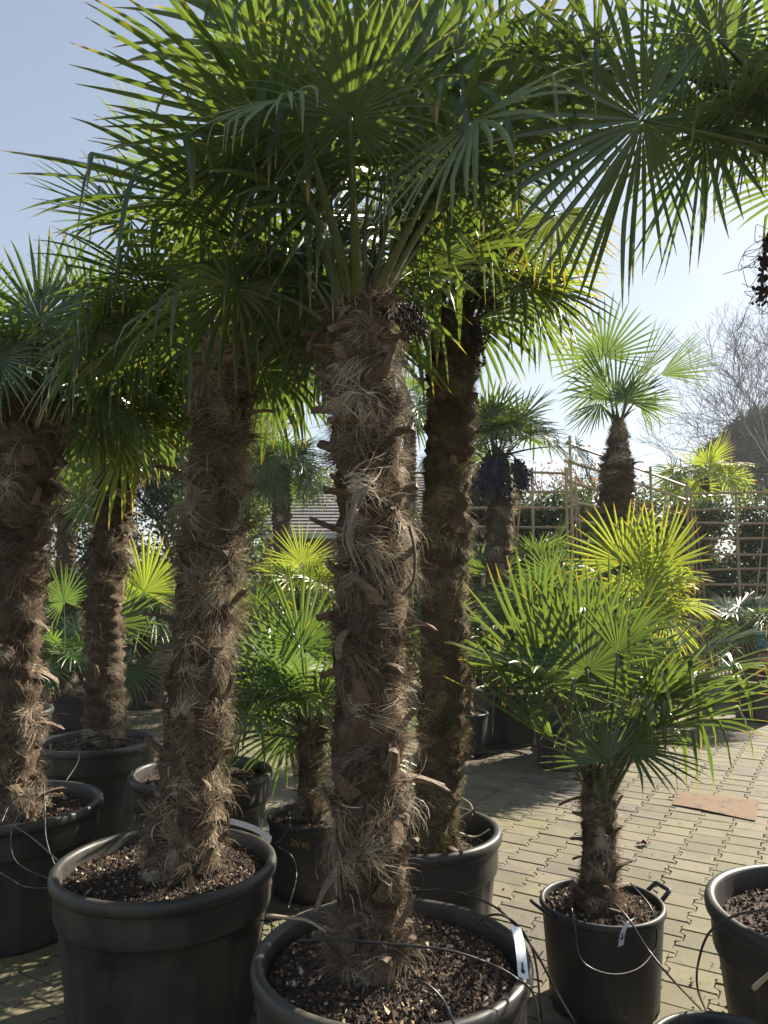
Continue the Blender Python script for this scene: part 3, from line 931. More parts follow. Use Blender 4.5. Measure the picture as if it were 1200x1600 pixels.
def skirt(root, rng, top, n, plen, Rr, mat, az0=0, avoid=None, nseg=34):
    auto_crown(root, rng, top, n, plen, Rr, mat, steps=9, nseg=nseg, elmax=42, elmin=14, az0=az0, flex=2.2, hang=70, brk=.2, avoid=avoid)
def palm_a():
    rng = np.random.default_rng(101)
    root = palm_root(612, 1487, .57, 'biggest shaggy fan palm at the centre front, its trunk in the nearest round pot')
    big_pot(root, .365, .57, rng, chips=9000, soil_drop=.05, mound=.03)
    Y = 2.12
    pts = [(at(572, 1530, Y - .02), .105), (at(576, 1440, Y), .087), (at(577, 1300, Y), .089), (at(576, 1150, Y), .094), (at(582, 950, Y), .096), (at(580, 800, Y), .096), (at(570, 650, Y), .092), (at(563, 560, Y), .084), (at(560, 490, Y), .078)]
    top, _ = add_trunk(root, rng, pts, nf=25000, fw=.0009, flen=(.045, .14), stubs=78, stub_len=(.035, .075), shag=1.15, tier=.12, skew=1.3, bigstub=1.35)
    fans = [
        ((547, 183, 1.70), (580, -60, 1.50), (0, .8, .6), dict(span=290, brk=.10, flex=1.5, nseg=42, rise=.05, wid=.72)),
        ((425, 200, 1.86), (118, 80, 1.72), (.1, .55, .8), dict(span=250, brk=.06, flex=.45, nseg=42, rise=.15)),
        ((335, 285, 2.25), (150, 300, 2.3), (.1, .35, .9), dict(span=280, flex=1.2, brk=.2, wid=.75)),
        ((745, 185, 1.80), (640, 330, 1.62), (-.3, -.3, .9), dict(span=190, mat='leaf_pale', flex=1.7, brk=.35, nseg=26)),
        ((455, 150, 1.66), (330, 190, 1.5), (-.3, -.5, .8), dict(span=120, mat='leaf_pale', flex=1.2, brk=.5, nseg=14)),
        ((660, 120, 1.95), (720, -160, 1.9), (0, 1, -.1), dict(span=330, flex=.6, brk=.1)),
        ((790, 150, 2.1), (900, -90, 2.05), (-.3, .8, .3), dict(span=300, flex=.9, brk=.35)),
        ((850, 90, 1.95), (990, 60, 1.8), (-.3, .3, .9), dict(span=300, flex=1.5, brk=.45)),
        ((750, 270, 2.25), (860, 270, 2.2), (-.3, .2, .9), dict(span=310, flex=1.2, brk=.1)),
        ((610, 230, 2.35), (660, -20, 2.5), (0, -.8, .5), dict(span=330, flex=.5, brk=.1)),
        ((470, 90, 2.3), (400, -180, 2.35), (.2, -.8, .5), dict(span=320, flex=.5, brk=.1)),
        ((380, 70, 2.15), (260, -120, 2.2), (.3, .5, .7), dict(span=300, flex=.6, brk=.3)),
    ]
    manual(root, rng, top, fans, 'leaf', steps=10, nseg=42)
    def avoid(az, el):  # the photographer's side of the crown carries only a few leaves
        return ((200 < az < 340) and el < 62) or ((az < 85 or az > 320) and el < 46)
    auto_crown(root, rng, top, 14, .52, .56, M['leaf'], steps=9, nseg=36, elmax=86, elmin=28, avoid=avoid, az0=20, brk=.32, flex=.8, hang=50, wid=1.08)
    skirt(root, rng, top, 14, .44, .46, M['leaf'], 5, lambda az, el: az > 185 or az < 100)
    # long peeled leaf base hanging down the trunk
    P = smooth_path([at(578, 745, 1.99), at(556, 790, 1.97), at(545, 840, 1.975), at(560, 880, 1.97), at(582, 915, 1.975)], 22)
    mb = MB()
    for k_ in range(5):
        o_ = rng.normal(0, .004, 3) + V3((k_ - 2) * .0045, 0, 0)
        a_, b_ = sorted(rng.integers(0, len(P), 2)); a_ = int(a_ * .5); b_ = max(b_, a_ + 9)
        Q = P[a_:b_] + o_ + np.cumsum(rng.normal(0, .0016, (len(P[a_:b_]), 3)), 0)
        V, F = tube(Q, np.linspace(rng.uniform(.004, .008), .0012, len(Q)), 6, flat=.3, up=(0, 1, 0)); mb.add(V - np.asarray(root.location), F)
    obj('peeled_strip', mb.mesh('peeled_strip', M['strip'], True), root)
    P = smooth_path([at(640, 822, 2.02), at(648, 860, 2.0), at(646, 905, 2.0), at(628, 930, 1.99)], 16)
    V, F = tube(P, np.linspace(.006, .0035, len(P)), 5, flat=.6)
    mb = MB(); mb.add(V - np.asarray(root.location), F)
    obj('peeled_strip', mb.mesh('peeled_strip', M['twig'], True), root)
    fruit_cluster(root, rng, at(600, 470, 2.12), V3(.08, -.02, .0), n=260, size=.005, length=.12, width=.05, mat='berry_brown')
    c = np.asarray(root.location)
    tag_strip(root, [at(806, 1450, 1.98) + UPV * .004, at(812, 1475, 1.95) + UPV * .004, at(815, 1500, 1.92) + UPV * .004, at(818, 1528, 1.90)], (1, .1, -.25), w=.026)
palm_a()

def palm_b():
    rng = np.random.default_rng(102)
    root = palm_root(260, 1342, .55, 'leaning grey-brown shaggy palm in the wide dark pot left of the centre palm')
    big_pot(root, .39, .55, rng, chips=7500, mound=.03)
    Y = 2.84
    pts = [(at(278, 1370, Y - .03), .122), (at(290, 1280, Y), .102), (at(302, 1150, Y), .106), (at(315, 1000, Y), .106), (at(328, 850, Y), .103), (at(340, 700, Y), .099), (at(350, 620, Y), .088), (at(357, 545, Y), .072)]
    top, _ = add_trunk(root, rng, pts, nf=26000, fw=.0011, flen=(.06, .17), mat='fibre_grey', stubs=64, stub_len=(.035, .085), shag=1.1, tier=.15, skew=1.6, bigstub=1.2)
    fans = [
        ((205, 345, 2.75), (48, 305, 2.7), (.0, .15, 1), dict(span=170, flex=.25, brk=.05, nseg=30)),
        ((285, 300, 2.9), (180, 200, 3.0), (.4, .2, .8), dict(span=300, flex=.6, mat='leaf_bright')),
        ((440, 420, 2.7), (475, 560, 2.65), (.3, -.6, .6), dict(span=300, flex=1.3)),
        
    ]
    manual(root, rng, top, fans, 'leaf', steps=9, nseg=40)
    auto_crown(root, rng, top, 16, .46, .46, M['leaf'], brk=.25, steps=8, nseg=40, elmin=22, elmax=80, hang=75, az0=75, avoid=lambda az, el: 200 < az < 340 and el < 62, flex=1.3)
    skirt(root, rng, top, 9, .42, .46, M['leaf'], 50, lambda az, el: 205 < az < 335)
    tag_strip(root, [at(360, 1283, 3.1), at(385, 1290, 3.05) , at(408, 1300, 3.0), at(424, 1312, 2.95)], (.1, .5, .9), w=.022, hole=False)
palm_b()

def palm_c():
    rng = np.random.default_rng(103)
    root = palm_root(650, 1290, .55, 'dark mossy-trunked palm directly behind the centre palm, in a big grey pot')
    big_pot(root, .345, .55, rng, chips=2200, soil_drop=.09)
    Y = 3.2
    pts = [(at(680, 1330, Y - .02), .098), (at(684, 1250, Y), .088), (at(692, 1100, Y), .094), (at(697, 900, Y), .100), (at(700, 750, Y), .098), (at(706, 620, Y), .106), (at(708, 540, Y), .102), (at(710, 485, Y), .082)]
    top, _ = add_trunk(root, rng, pts, nf=20000, fw=.0010, flen=(.04, .11), mat='fibre_moss', stubs=46, stub_len=(.02, .07), shag=.8)
    fans = [
        ((850, 440, 3.1), (945, 455, 3.1), (0, .7, .7), dict(span=160, flex=.2, mat='leaf_yellow', nseg=26, brk=.02)),
        ((868, 335, 2.75), (905, 455, 2.72), (-.2, .8, .3), dict(span=200, mat='leaf_sick', nseg=26, flex=1.0)),
        ((830, 330, 3.0), (880, 450, 2.95), (.5, -.3, .6), dict(span=250, flex=1.2)),
        ((778, 370, 3.2), (800, 470, 3.2), (.2, -.8, .6), dict(span=260, flex=1.2)),
    ]
    manual(root, rng, top, fans, 'leaf', steps=9, nseg=38)
    auto_crown(root, rng, top, 24, .38, .43, M['leaf'], steps=8, nseg=36, elmin=26, az0=10, flex=1.2, hang=65, avoid=lambda az, el: 200 < az < 340 and el < 64)
    skirt(root, rng, top, 8, .34, .42, M['leaf'], 90, lambda az, el: 200 < az < 340)
    fruit_cluster(root, rng, at(732, 500, 3.15), V3(.03, -.05, .02), n=380, size=.006, length=.22, width=.05, mat='berry_brown')
    fruit_cluster(root, rng, at(725, 470, 3.15), V3(.06, -.05, .06), n=300, size=.006, length=.12, width=.07, mat='berry_brown')
palm_c()

def palm_d():
    rng = np.random.default_rng(104)
    root = palm_root(22, 1252, .55, 'thick shaggy palm cut by the left edge, its pot hung with thin tube loops')
    big_pot(root, .38, .55, rng, chips=2600)
    Y = 3.5
    pts = [(at(18, 1290, Y - .04), .128), (at(22, 1200, Y), .122), (at(22, 1050, Y), .118), (at(28, 900, Y), .125), (at(38, 800, Y), .135), (at(48, 700, Y), .140), (at(52, 640, Y), .132), (at(52, 622, Y), .11)]
    top, _ = add_trunk(root, rng, pts, nf=20000, fw=.0011, flen=(.05, .14), stubs=60, stub_len=(.02, .055), tier=.10, skew=1.5, bigstub=1.2)
    fans = [
        ((62, 500, 3.15), (70, 350, 3.2), (0, .85, .5), dict(span=320, flex=.5, brk=.1, nseg=44)),
        ((140, 480, 3.3), (265, 480, 3.2), (-.2, .6, .7), dict(span=290, flex=.6, brk=.1)),
        ((-20, 480, 3.3), (-110, 400, 3.3), (.2, .6, .7), dict(span=290, flex=.6, brk=.1)),
        ((120, 530, 3.3), (215, 600, 3.25), (.2, -.6, .7), dict(span=290, flex=1.3, brk=.2)),
        ((-5, 560, 3.2), (-50, 680, 3.1), (-.2, -.6, .7), dict(span=290, flex=1.3, brk=.1)),
    ]
    manual(root, rng, top, fans, 'leaf', steps=9, nseg=42)
    auto_crown(root, rng, top, 24, .34, .42, M['leaf'], steps=8, nseg=40, elmin=12, elmax=70, az0=40, flex=1.0, hang=50, avoid=lambda az, el: 205 < az < 335 and el < 45)
palm_d()

def palm_e():   # right-hand palm whose trunk stands just outside the frame
    rng = np.random.default_rng(105)
    root = palm_root(1316, 1420, .55, 'palm beyond the right edge whose dark crown hangs in the top right corner')
    big_pot(root, .39, .55, rng, chips=2600, soil_drop=.07)
    Y = 2.45
    c = root.location
    pts = [(V3(c[0] + .02, c[1], .50), .12), (V3(c[0] + .05, c[1] + .02, 1.2), .115), (V3(c[0] + .08, c[1], 2.1), .115), (V3(c[0] + .08, c[1], 2.85), .09)]
    top, _ = add_trunk(root, rng, pts, nf=9000, fw=.0011, stubs=30, stub_len=(.02, .06), tier=.10)
    fans = [
        ((1004, 188, 2.05), (760, 330, 1.95), (-.25, .75, .6), dict(span=330, flex=.7, brk=.12, nseg=44, base=(1330, 270, 2.4), rise=.02, wid=.85)),
        ((1100, 200, 2.5), (1075, 430, 2.45), (-.8, -.2, .3), dict(span=110, flex=.3, brk=.02, nseg=14, mat='leaf_bright')),
        ((1070, 120, 2.3), (960, 20, 2.2), (.3, .6, .7), dict(span=320, flex=1.0, brk=.3)),
        ((1120, 60, 2.15), (1010, -70, 2.1), (.2, .8, .4), dict(span=330, flex=.7, brk=.15)),
        ((1180, 120, 2.6), (1130, 330, 2.6), (-.6, -.2, .6), dict(span=250, flex=.6, brk=.05, mat='leaf_bright')),
        ((1230, 90, 2.3), (1190, 260, 2.25), (-.3, -.5, .6), dict(span=260, flex=.6)),
        ((930, 110, 2.2), (770, 200, 2.15), (-.2, .5, .8), dict(span=320, flex=1.4, brk=.4, base=(1300, 200, 2.4))),
    ]
    manual(root, rng, top, fans, 'leaf', steps=10, nseg=42)
    def avoid(az, el): return 120 < az < 260 and el < 35
    auto_crown(root, rng, top, 17, .45, .48, M['leaf'], steps=8, nseg=38, elmin=30, az0=0, flex=.9, avoid=avoid)
    # spent fruit stalk hanging into the picture
    mb = MB(); o0 = np.asarray(root.location)
    st = [top + V3(-.05, -.02, -.05), at(1240, 330, 2.5), at(1203, 370, 2.5), at(1192, 420, 2.48), at(1190, 470, 2.47)]
    P = smooth_path(st, 22); V, F = tube(P, np.linspace(.012, .004, len(P)), 6); mb.add(V - o0, F)
    cs = []
    for i in range(46):
        s0 = P[int(rng.uniform(.45, 1) * (len(P) - 1))]
        q = V3(rng.uniform(-.075, .075), rng.uniform(-.06, .06), rng.uniform(-.11, .02))
        B = smooth_path([s0, s0 + q * .5 + rng.normal(0, .012, 3), s0 + q + rng.normal(0, .012, 3), s0 + q * 1.2 + rng.normal(0, .02, 3)], 9)
        V, F = tube(B, .0013, 3, cap=False); mb.add(V - o0, F)
        cs.append(s0 + q * rng.uniform(0, .35) + rng.normal(0, .006, (6, 3)))
    C = np.vstack(cs)
    V = (ICO[0][None] * .0055 + C[:, None]).reshape(-1, 3); F = (ICO[1][None] + (np.arange(len(C)) * 12)[:, None, None]).reshape(-1, 3)
    mb.add(V - o0, F, 1)
    obj('fruit_stalk', mb.mesh('fruit_stalk', [M['twig'], M['berry_brown']], True), root)
palm_e()

def palm_f():   # low leafy palm front right
    rng = np.random.default_rng(106)
    root = palm_root(940, 1406, .365, 'low bushy palm with long glossy leaves in the two-handled black pot, front right')
    small_pot(root, .225, .365, rng, hang=R(18), chips=5000)
    Y = float(root.location[1])
    pts = [(at(932, 1425, Y - .02), .088), (at(934, 1380, Y), .070), (at(936, 1320, Y), .062), (at(936, 1250, Y), .066), (at(936, 1200, Y), .05)]
    top, _ = add_trunk(root, rng, pts, nf=6500, fw=.0008, flen=(.03, .09), stubs=24, stub_len=(.04, .09), shag=.6, tier=.05)
    fans = [
        ((918, 1046, 2.85), (905, 885, 2.85), (0, .9, .3), dict(span=250, flex=.35, brk=.2, nseg=26)),
        ((848, 1062, 2.95), (752, 880, 3.0), (.5, .7, .4), dict(span=120, flex=.15, brk=.12, nseg=18)),
        ((866, 1160, 2.85), (732, 1000, 2.8), (.5, .6, .5), dict(span=55, flex=.1, brk=.05, nseg=9, mat='leaf_bright')),
        ((946, 1190, 2.74), (905, 1085, 2.72), (-.1, .9, .1), dict(span=150, flex=.15, brk=.03, nseg=22)),
        ((888, 1010, 3.05), (842, 868, 3.1), (.3, .6, .6), dict(span=150, flex=.5, brk=.45, nseg=18)),
        ((1000, 1075, 3.05), (1085, 965, 3.05), (-.3, .3, .9), dict(span=200, flex=1.3, brk=.35, nseg=24)),
        ((1025, 1095, 2.8), (1235, 990, 2.75), (-.3, .4, .9), dict(span=170, flex=1.1, brk=.3, nseg=22)),
        ((1015, 1140, 2.75), (1250, 1085, 2.7), (-.1, .5, .9), dict(span=130, flex=.6, brk=.15, nseg=20)),
        ((1040, 1060, 3.0), (1190, 955, 3.0), (-.2, .3, .9), dict(span=190, flex=1.4, brk=.4, nseg=22)),
        ((985, 1165, 2.7), (1120, 1195, 2.6), (-.1, -.3, .9), dict(span=150, flex=.5, brk=.1, nseg=16)),
        ((965, 1020, 2.7), (1035, 905, 2.65), (-.2, .7, .7), dict(span=150, flex=.8, brk=.3, nseg=18)),
        ((955, 1000, 3.15), (985, 860, 3.2), (0, .7, .5), dict(span=220, flex=.7, brk=.3, nseg=24)),
        ((1010, 1090, 2.9), (1110, 1060, 2.95), (0, .8, .6), dict(span=220, flex=.9, brk=.2, nseg=24)),
    ]
    manual(root, rng, top, fans, 'leaf', steps=10, rise=.0, drop=.17, pr=(.010, .0045), wid=1.0, fuse=.34)
    auto_crown(root, rng, top, 5, .40, .44, M['leaf'], steps=9, nseg=28, elmin=48, elmax=75, az0=60, pr=(.011, .004), flex=.8, brk=.15, avoid=lambda az, el: 165 < az < 330 and el < 55)
    o0 = root.location
    tag_strip(root, [at(1020, 1426, 2.76), at(1000, 1432, 2.73), at(985, 1440, 2.70) + UPV * .004, at(974, 1455, 2.685), at(970, 1478, 2.69)], (.9, .1, .25), w=.02)
palm_f()

# ---- simpler palms further back
def back_palm(pot, trunk, crown, label, mat='leaf_bright', Rpot=.36, seed=0, nf=4000, fibre='fibre', fans=(), n=24, plen=.4, Rr=.45, elmin=-20, elmax=75, small=False, soil_drop=.05, stubs=14, fw=.0016, flex=1.0, brk=.12, nseg=32, group='potted fan palms in the nursery yard', avoid=None, shag=.9, H=None, az0=None):
    rng = np.random.default_rng(seed)
    H = H or (.37 if small else .55)
    root = palm_root(pot[0], pot[1], H, label, group)
    if small: small_pot(root, Rpot, H, rng, chips=400, k=40, handles=False)
    else: big_pot(root, Rpot, H, rng, chips=700, k=56, soil_drop=soil_drop)
    Y = float(root.location[1])
    pts = [(at(x, y, Y), r_) for (x, y, r_) in trunk]
    pts[0] = (V3(pts[0][0][0], Y, H - soil_drop - .03), pts[0][1])
    top, _ = add_trunk(root, rng, pts, nf=nf, fw=fw, mat=fibre, stubs=stubs, stub_len=(.02, .06), shag=shag, k=24)
    manual(root, rng, top, [((f[0][0], f[0][1], Y + f[0][2]), (f[1][0], f[1][1], Y + f[1][2]), *f[2:]) for f in fans], mat, steps=7, nseg=nseg)
    if n:
        auto_crown(root, rng, top, n, plen, Rr, M[mat], near=False, steps=6, nseg=nseg, elmin=elmin, elmax=elmax, az0=az0 if az0 is not None else seed * 31, flex=flex, brk=brk, avoid=avoid, pr=(.014, .006))
    return root

back_palm((152, 1155), [(168, 1160, .135), (165, 1100, .125), (162, 950, .118), (172, 850, .118), (182, 770, .14), (188, 690, .12), (185, 660, .09)], None,
          'pale-trunked palm with a skirt of drooping yellow-tipped leaves, behind the left pots', mat='leaf_bright', Rpot=.365, seed=201, nf=11000, fibre='fibre_grey', n=30, plen=.42, Rr=.50, elmin=8, elmax=78, fw=.0014, flex=1.6, stubs=28,
          fans=[((190, 700, -.3), (120, 830, -.4), (-.2, -.5, .6), dict(span=270, flex=1.2, mat='leaf_yellow')), ((215, 640, -.3), (240, 760, -.3), (.3, -.5, .6), dict(span=270, flex=1.4, mat='leaf_yellow'))])
back_palm((315, 1203), [(318, 1210, .12), (318, 1100, .11), (322, 900, .11), (330, 700, .11), (335, 600, .09)], None,
          'palm hidden behind the leaning trunk, only its grey pot and bright crown showing', mat='leaf_bright', Rpot=.37, seed=202, nf=3000, n=28, plen=.5, Rr=.5, elmin=15, flex=1.4)
back_palm((3, 1108), [(-30, 1110, .12), (-40, 900, .12), (-45, 700, .1)], None,
          'palm cut by the left edge behind the thick dark trunk, pale sunlit pot wall showing', mat='leaf', Rpot=.37, seed=203, nf=2000, n=22, plen=.45, Rr=.5)
back_palm((485, 1272), [(487, 1275, .075), (486, 1180, .065), (487, 1130, .06)], None,
          'young palm with arching glossy leaves in the small black pot marked 20/40', mat='leaf_bright', Rpot=.217, seed=204, nf=3500, n=16, plen=.34, Rr=.42, elmin=-10, elmax=75, small=True, fw=.0010, flex=1.0,
          fans=[((440, 1060, 0), (395, 940, 0), (.3, .7, .4), dict(span=250, flex=.4)), ((450, 1095, -.2), (375, 1060, -.4), (0, .3, .9), dict(span=220, flex=1.2)), ((470, 1010, -.1), (460, 880, -.1), (0, .8, .4), dict(span=260, flex=.5))],
          avoid=lambda az, el: 230 < az < 310 and el < 40)
back_palm((727, 1112), [(728, 1115, .07), (727, 1050, .06), (722, 990, .055)], None,
          'small palm with narrow reddish trunk in a small grey pot behind the dark mossy trunk', mat='leaf', Rpot=.205, seed=205, nf=1500, n=14, plen=.3, Rr=.36, small=True)
back_palm((795, 1076), [(780, 1085, .13), (778, 950, .12), (778, 850, .12), (782, 770, .13), (775, 715, .09)], None,
          'palm hung with blue-black fruit clusters below its crown, in front of the bamboo trellis', mat='leaf', Rpot=.34, seed=206, nf=7000, fibre='fibre', n=18, plen=.45, Rr=.48, elmin=30, flex=.9, H=.5, fw=.0018,
          fans=[((765, 650, -.3), (780, 585, -.3), (0, .9, .2), dict(span=320, flex=.4, mat='leaf_bright')), ((900, 700, -.4), (935, 760, -.4), (.3, -.4, .8), dict(span=260, flex=1.7, mat='leaf_bright'))])
def fruit_on(label_start, clusters):
    root = [o for o in bpy.data.objects if o.get('label', '').startswith(label_start)][0]
    rng = np.random.default_rng(77); Y = float(root.location[1])
    for (x, y, dy, ox, w, l) in clusters:
        fruit_cluster(root, rng, at(x, y, Y + dy), V3(ox, -.06, .02), n=900, size=.011, length=l, width=w)
fruit_on('palm hung with blue-black', [(775, 705, -.1, -.17, .10, .55), (778, 700, -.15, .0, .13, .55), (785, 710, -.1, .20, .10, .45)])

back_palm((965, 1075), [(965, 1075, .17), (964, 900, .165), (963, 780, .175), (965, 730, .165), (966, 690, .09), (966, 655, .05)], None,
          'tall palm with sparse stiff fans against the sky above the trellis', mat='leaf_bright', Rpot=.38, seed=207, nf=9000, fibre='fibre_grey', n=2, plen=.3, Rr=.40, elmin=72, elmax=82, fw=.0020, flex=.6, stubs=36, H=.5, soil_drop=.05,
          fans=[((945, 558, 0), (925, 458, 0), (.2, .9, .3), dict(span=230, flex=.1, brk=.02, vfold=.25)),
                ((1032, 586, 0), (1128, 552, -.25), (.1, .80, .6), dict(span=75, flex=.25, brk=.10, vfold=.4, nseg=18, mat='leaf')),
                ((1000, 585, .2), (1062, 508, .1), (-.4, .75, .3), dict(span=55, flex=.1, brk=.02, vfold=.4, nseg=15, mat='leaf')),
                ((962, 628, -.2), (968, 535, -.2), (0, .9, .3), dict(span=170, flex=.2, brk=.04, nseg=24)),
                ((945, 600, .2), (868, 618, .1), (.2, .7, .6), dict(span=210, flex=.3, brk=.05)),
                ((982, 628, -.1), (1050, 588, -.2), (-.2, .7, .6), dict(span=120, flex=.3, brk=.05, nseg=20)),
                ((1000, 634, 0), (1068, 642, 0), (-.1, .5, .9), dict(span=120, flex=.9, brk=.12, nseg=18)),
                ((938, 630, 0), (895, 685, 0), (-.3, -.4, .7), dict(span=130, flex=.5, brk=.1, nseg=18)),
                ])
back_palm((985, 1090), [(985, 1095, .12), (985, 1000, .10), (985, 960, .07)], None,
          'sunlit yellow-green palm behind the low bushy one, wide stiff fans with yellow tips', mat='leaf_yellow', Rpot=.30, seed=208, nf=2500, n=18, plen=.36, Rr=.46, elmin=-5, elmax=60, flex=1.2, H=.48,
          fans=[((975, 880, -.5), (975, 775, -.5), (0, .9, .3), dict(span=230, flex=.15, brk=.02, wid=1.1)),
                ((1025, 890, -.4), (1075, 790, -.4), (-.2, .9, .3), dict(span=220, flex=.15, brk=.02, wid=1.1)),
                ((1040, 905, -.3), (1110, 900, -.6), (-.2, .2, .9), dict(span=260, flex=1.1, brk=.1, wid=1.1)),
                ((1010, 930, -.5), (1000, 850, -.6), (0, .9, .3), dict(span=280, flex=.3, brk=.02, wid=1.1))])
back_palm((880, 1105), [(870, 1110, .11), (868, 1020, .09), (866, 985, .07)], None,
          'dark-potted bushy palm left of the yellow-green one, behind the low bushy palm', mat='leaf_bright', Rpot=.27, seed=209, nf=1500, n=20, plen=.34, Rr=.45, elmin=-10, elmax=75, flex=.6, H=.48,
          fans=[((860, 900, -.2), (850, 830, -.2), (0, .9, .3), dict(span=280, flex=.2)), ((800, 960, -.1), (740, 920, -.1), (.3, .6, .6), dict(span=280, flex=.5)), ((840, 940, -.4), (800, 870, -.5), (.2, .8, .4), dict(span=280, flex=.3))])
back_palm((1180, 1060), [(1172, 1062, .1), (1170, 1000, .09), (1168, 975, .06)], None,
          'blue-green young palm near the blue and orange things at the right edge', mat='leaf', Rpot=.27, seed=210, nf=1200, n=16, plen=.3, Rr=.42, elmin=0, elmax=60, H=.45, flex=.9)
# left back
G2 = 'young palms crowded at the back of the yard'
back_palm((105, 1085), [(106, 1120, .085), (106, 1080, .08), (105, 1040, .06)], None,
          'young palm with a short brown trunk between the two left trunks', mat='leaf_bright', Rpot=.20, seed=211, nf=2000, n=14, plen=.38, Rr=.42, elmin=5, small=True, group=G2,
          fans=[((100, 940, -.1), (80, 880, -.1), (.1, .8, .5), dict(span=260, flex=.5))])
back_palm((225, 1040), [(228, 1050, .10), (226, 990, .09), (226, 960, .07)], None,
          'palm with dark fan low and fresh yellow-green fan high, right of the pale shaggy trunk', mat='leaf_bright', Rpot=.28, seed=212, nf=1500, n=16, plen=.36, Rr=.45, elmin=0, group=G2, H=.5,
          fans=[((225, 925, -.6), (228, 830, -.7), (0, .9, .3), dict(span=240, flex=.15, mat='leaf_yellow', wid=1.2)),
                ((185, 975, -.9), (175, 890, -1.0), (0, .9, .3), dict(span=300, flex=.3, mat='leaf')),
                ((205, 1045, -1.2), (190, 1110, -1.4), (0, -.5, .8), dict(span=260, flex=.5))])
back_palm((440, 1010), [(442, 1000, .15), (442, 900, .14), (440, 780, .16), (442, 745, .12), (443, 730, .07)], None,
          'palm standing before the grey tiled roof, short shaggy trunk seen between the two tall trunks', mat='leaf_bright', Rpot=.36, seed=213, nf=5000, n=24, plen=.4, Rr=.55, elmin=-25, elmax=75, group=G2, fw=.0022, H=.5)
back_palm((470, 1030), [(470, 1030, .12), (470, 960, .10), (470, 925, .07)], None,
          'yellow-leaved palm just left of the centre trunk, below the roof', mat='leaf_yellow', Rpot=.3, seed=214, nf=1200, n=14, plen=.35, Rr=.48, elmin=10, group=G2, H=.5,
          fans=[((470, 880, 0), (455, 815, 0), (0, .9, .3), dict(span=220, flex=.1)), ((410, 950, -.2), (400, 890, -.2), (0, .9, .4), dict(span=260, flex=.3))])
back_palm((385, 1052), [(388, 1060, .10), (386, 1010, .09), (385, 985, .07)], None,
          'dark bushy palm low between the leaning trunk and the young glossy palm', mat='leaf', Rpot=.3, seed=215, nf=1200, n=20, plen=.42, Rr=.5, elmin=0, elmax=75, group=G2, H=.5)
back_palm((100, 1015), [(104, 1010, .16), (104, 900, .15), (105, 800, .15), (105, 770, .10)], None,
          'distant palm trunk seen between the two left-hand trunks', mat='leaf_bright', Rpot=.38, seed=216, nf=3000, n=20, plen=.5, Rr=.5, group=G2, fw=.0024, H=.5, elmin=-20)
back_palm((60, 1035), [(62, 1040, .1), (62, 990, .08), (62, 960, .06)], None,
          'bushy palm behind the thick left-edge trunk', mat='leaf', Rpot=.3, seed=217, nf=800, n=18, plen=.4, Rr=.5, elmin=5, group=G2, H=.5)
back_palm((300, 1030), [(300, 1035, .12), (300, 960, .10), (300, 930, .07)], None,
          'bushy palm showing behind the leaning trunk and the fresh yellow-green fan', mat='leaf', Rpot=.3, seed=218, nf=800, n=20, plen=.45, Rr=.5, elmin=0, group=G2, H=.5)
back_palm((760, 1035), [(760, 1040, .12), (760, 960, .10), (758, 930, .07)], None,
          'grey-green bushy palm behind the fruiting palm', mat='leaf', Rpot=.3, seed=219, nf=800, n=24, plen=.45, Rr=.5, elmin=0, group=G2, H=.5)
back_palm((840, 1030), [(845, 1035, .12), (845, 960, .10), (845, 900, .07)], None,
          'dark bushy palm between fruiting palm and tall sparse palm at the trellis foot', mat='leaf', Rpot=.3, seed=220, nf=800, n=24, plen=.45, Rr=.5, elmin=-5, group=G2, H=.5)

#REST
# ------------------------------------------------------------------ foliage, trellis, trees, house
def leaf_cloud(rng, centres, radii, n, size, flat=.9):
    c = np.asarray(centres, float); r_ = np.asarray(radii, float)
    if r_.ndim == 1: r_ = np.repeat(r_[:, None], 3, 1)
    w = r_.prod(1); w /= w.sum()
    i = rng.choice(len(c), n, p=w)
    u = nrmz(rng.normal(0, 1, (n, 3))) * (rng.uniform(0, 1, (n, 1)) ** .45)
    P = c[i] + u * r_[i]
    d = nrmz(rng.normal(0, 1, (n, 3)) + V3(0, 0, -.2)); s_ = nrmz(np.cross(d, rng.normal(0, 1, (n, 3))))
    l = size * rng.uniform(.6, 1.3, (n, 1)); w_ = l * .42
    V = np.stack([P - d * l * .5, P + s_ * w_ * .5, P + d * l * .5, P - s_ * w_ * .5], 1).reshape(-1, 3)
    F = np.arange(n * 4).reshape(n, 4)
    return V, F, np.repeat(rng.uniform(0, 1, n), 4), np.tile([0, .4, .9, .4], n)

def plant_thing(name, label, cat, loc, group=None):
    return obj(name, None, None, label, cat, group, loc=loc)

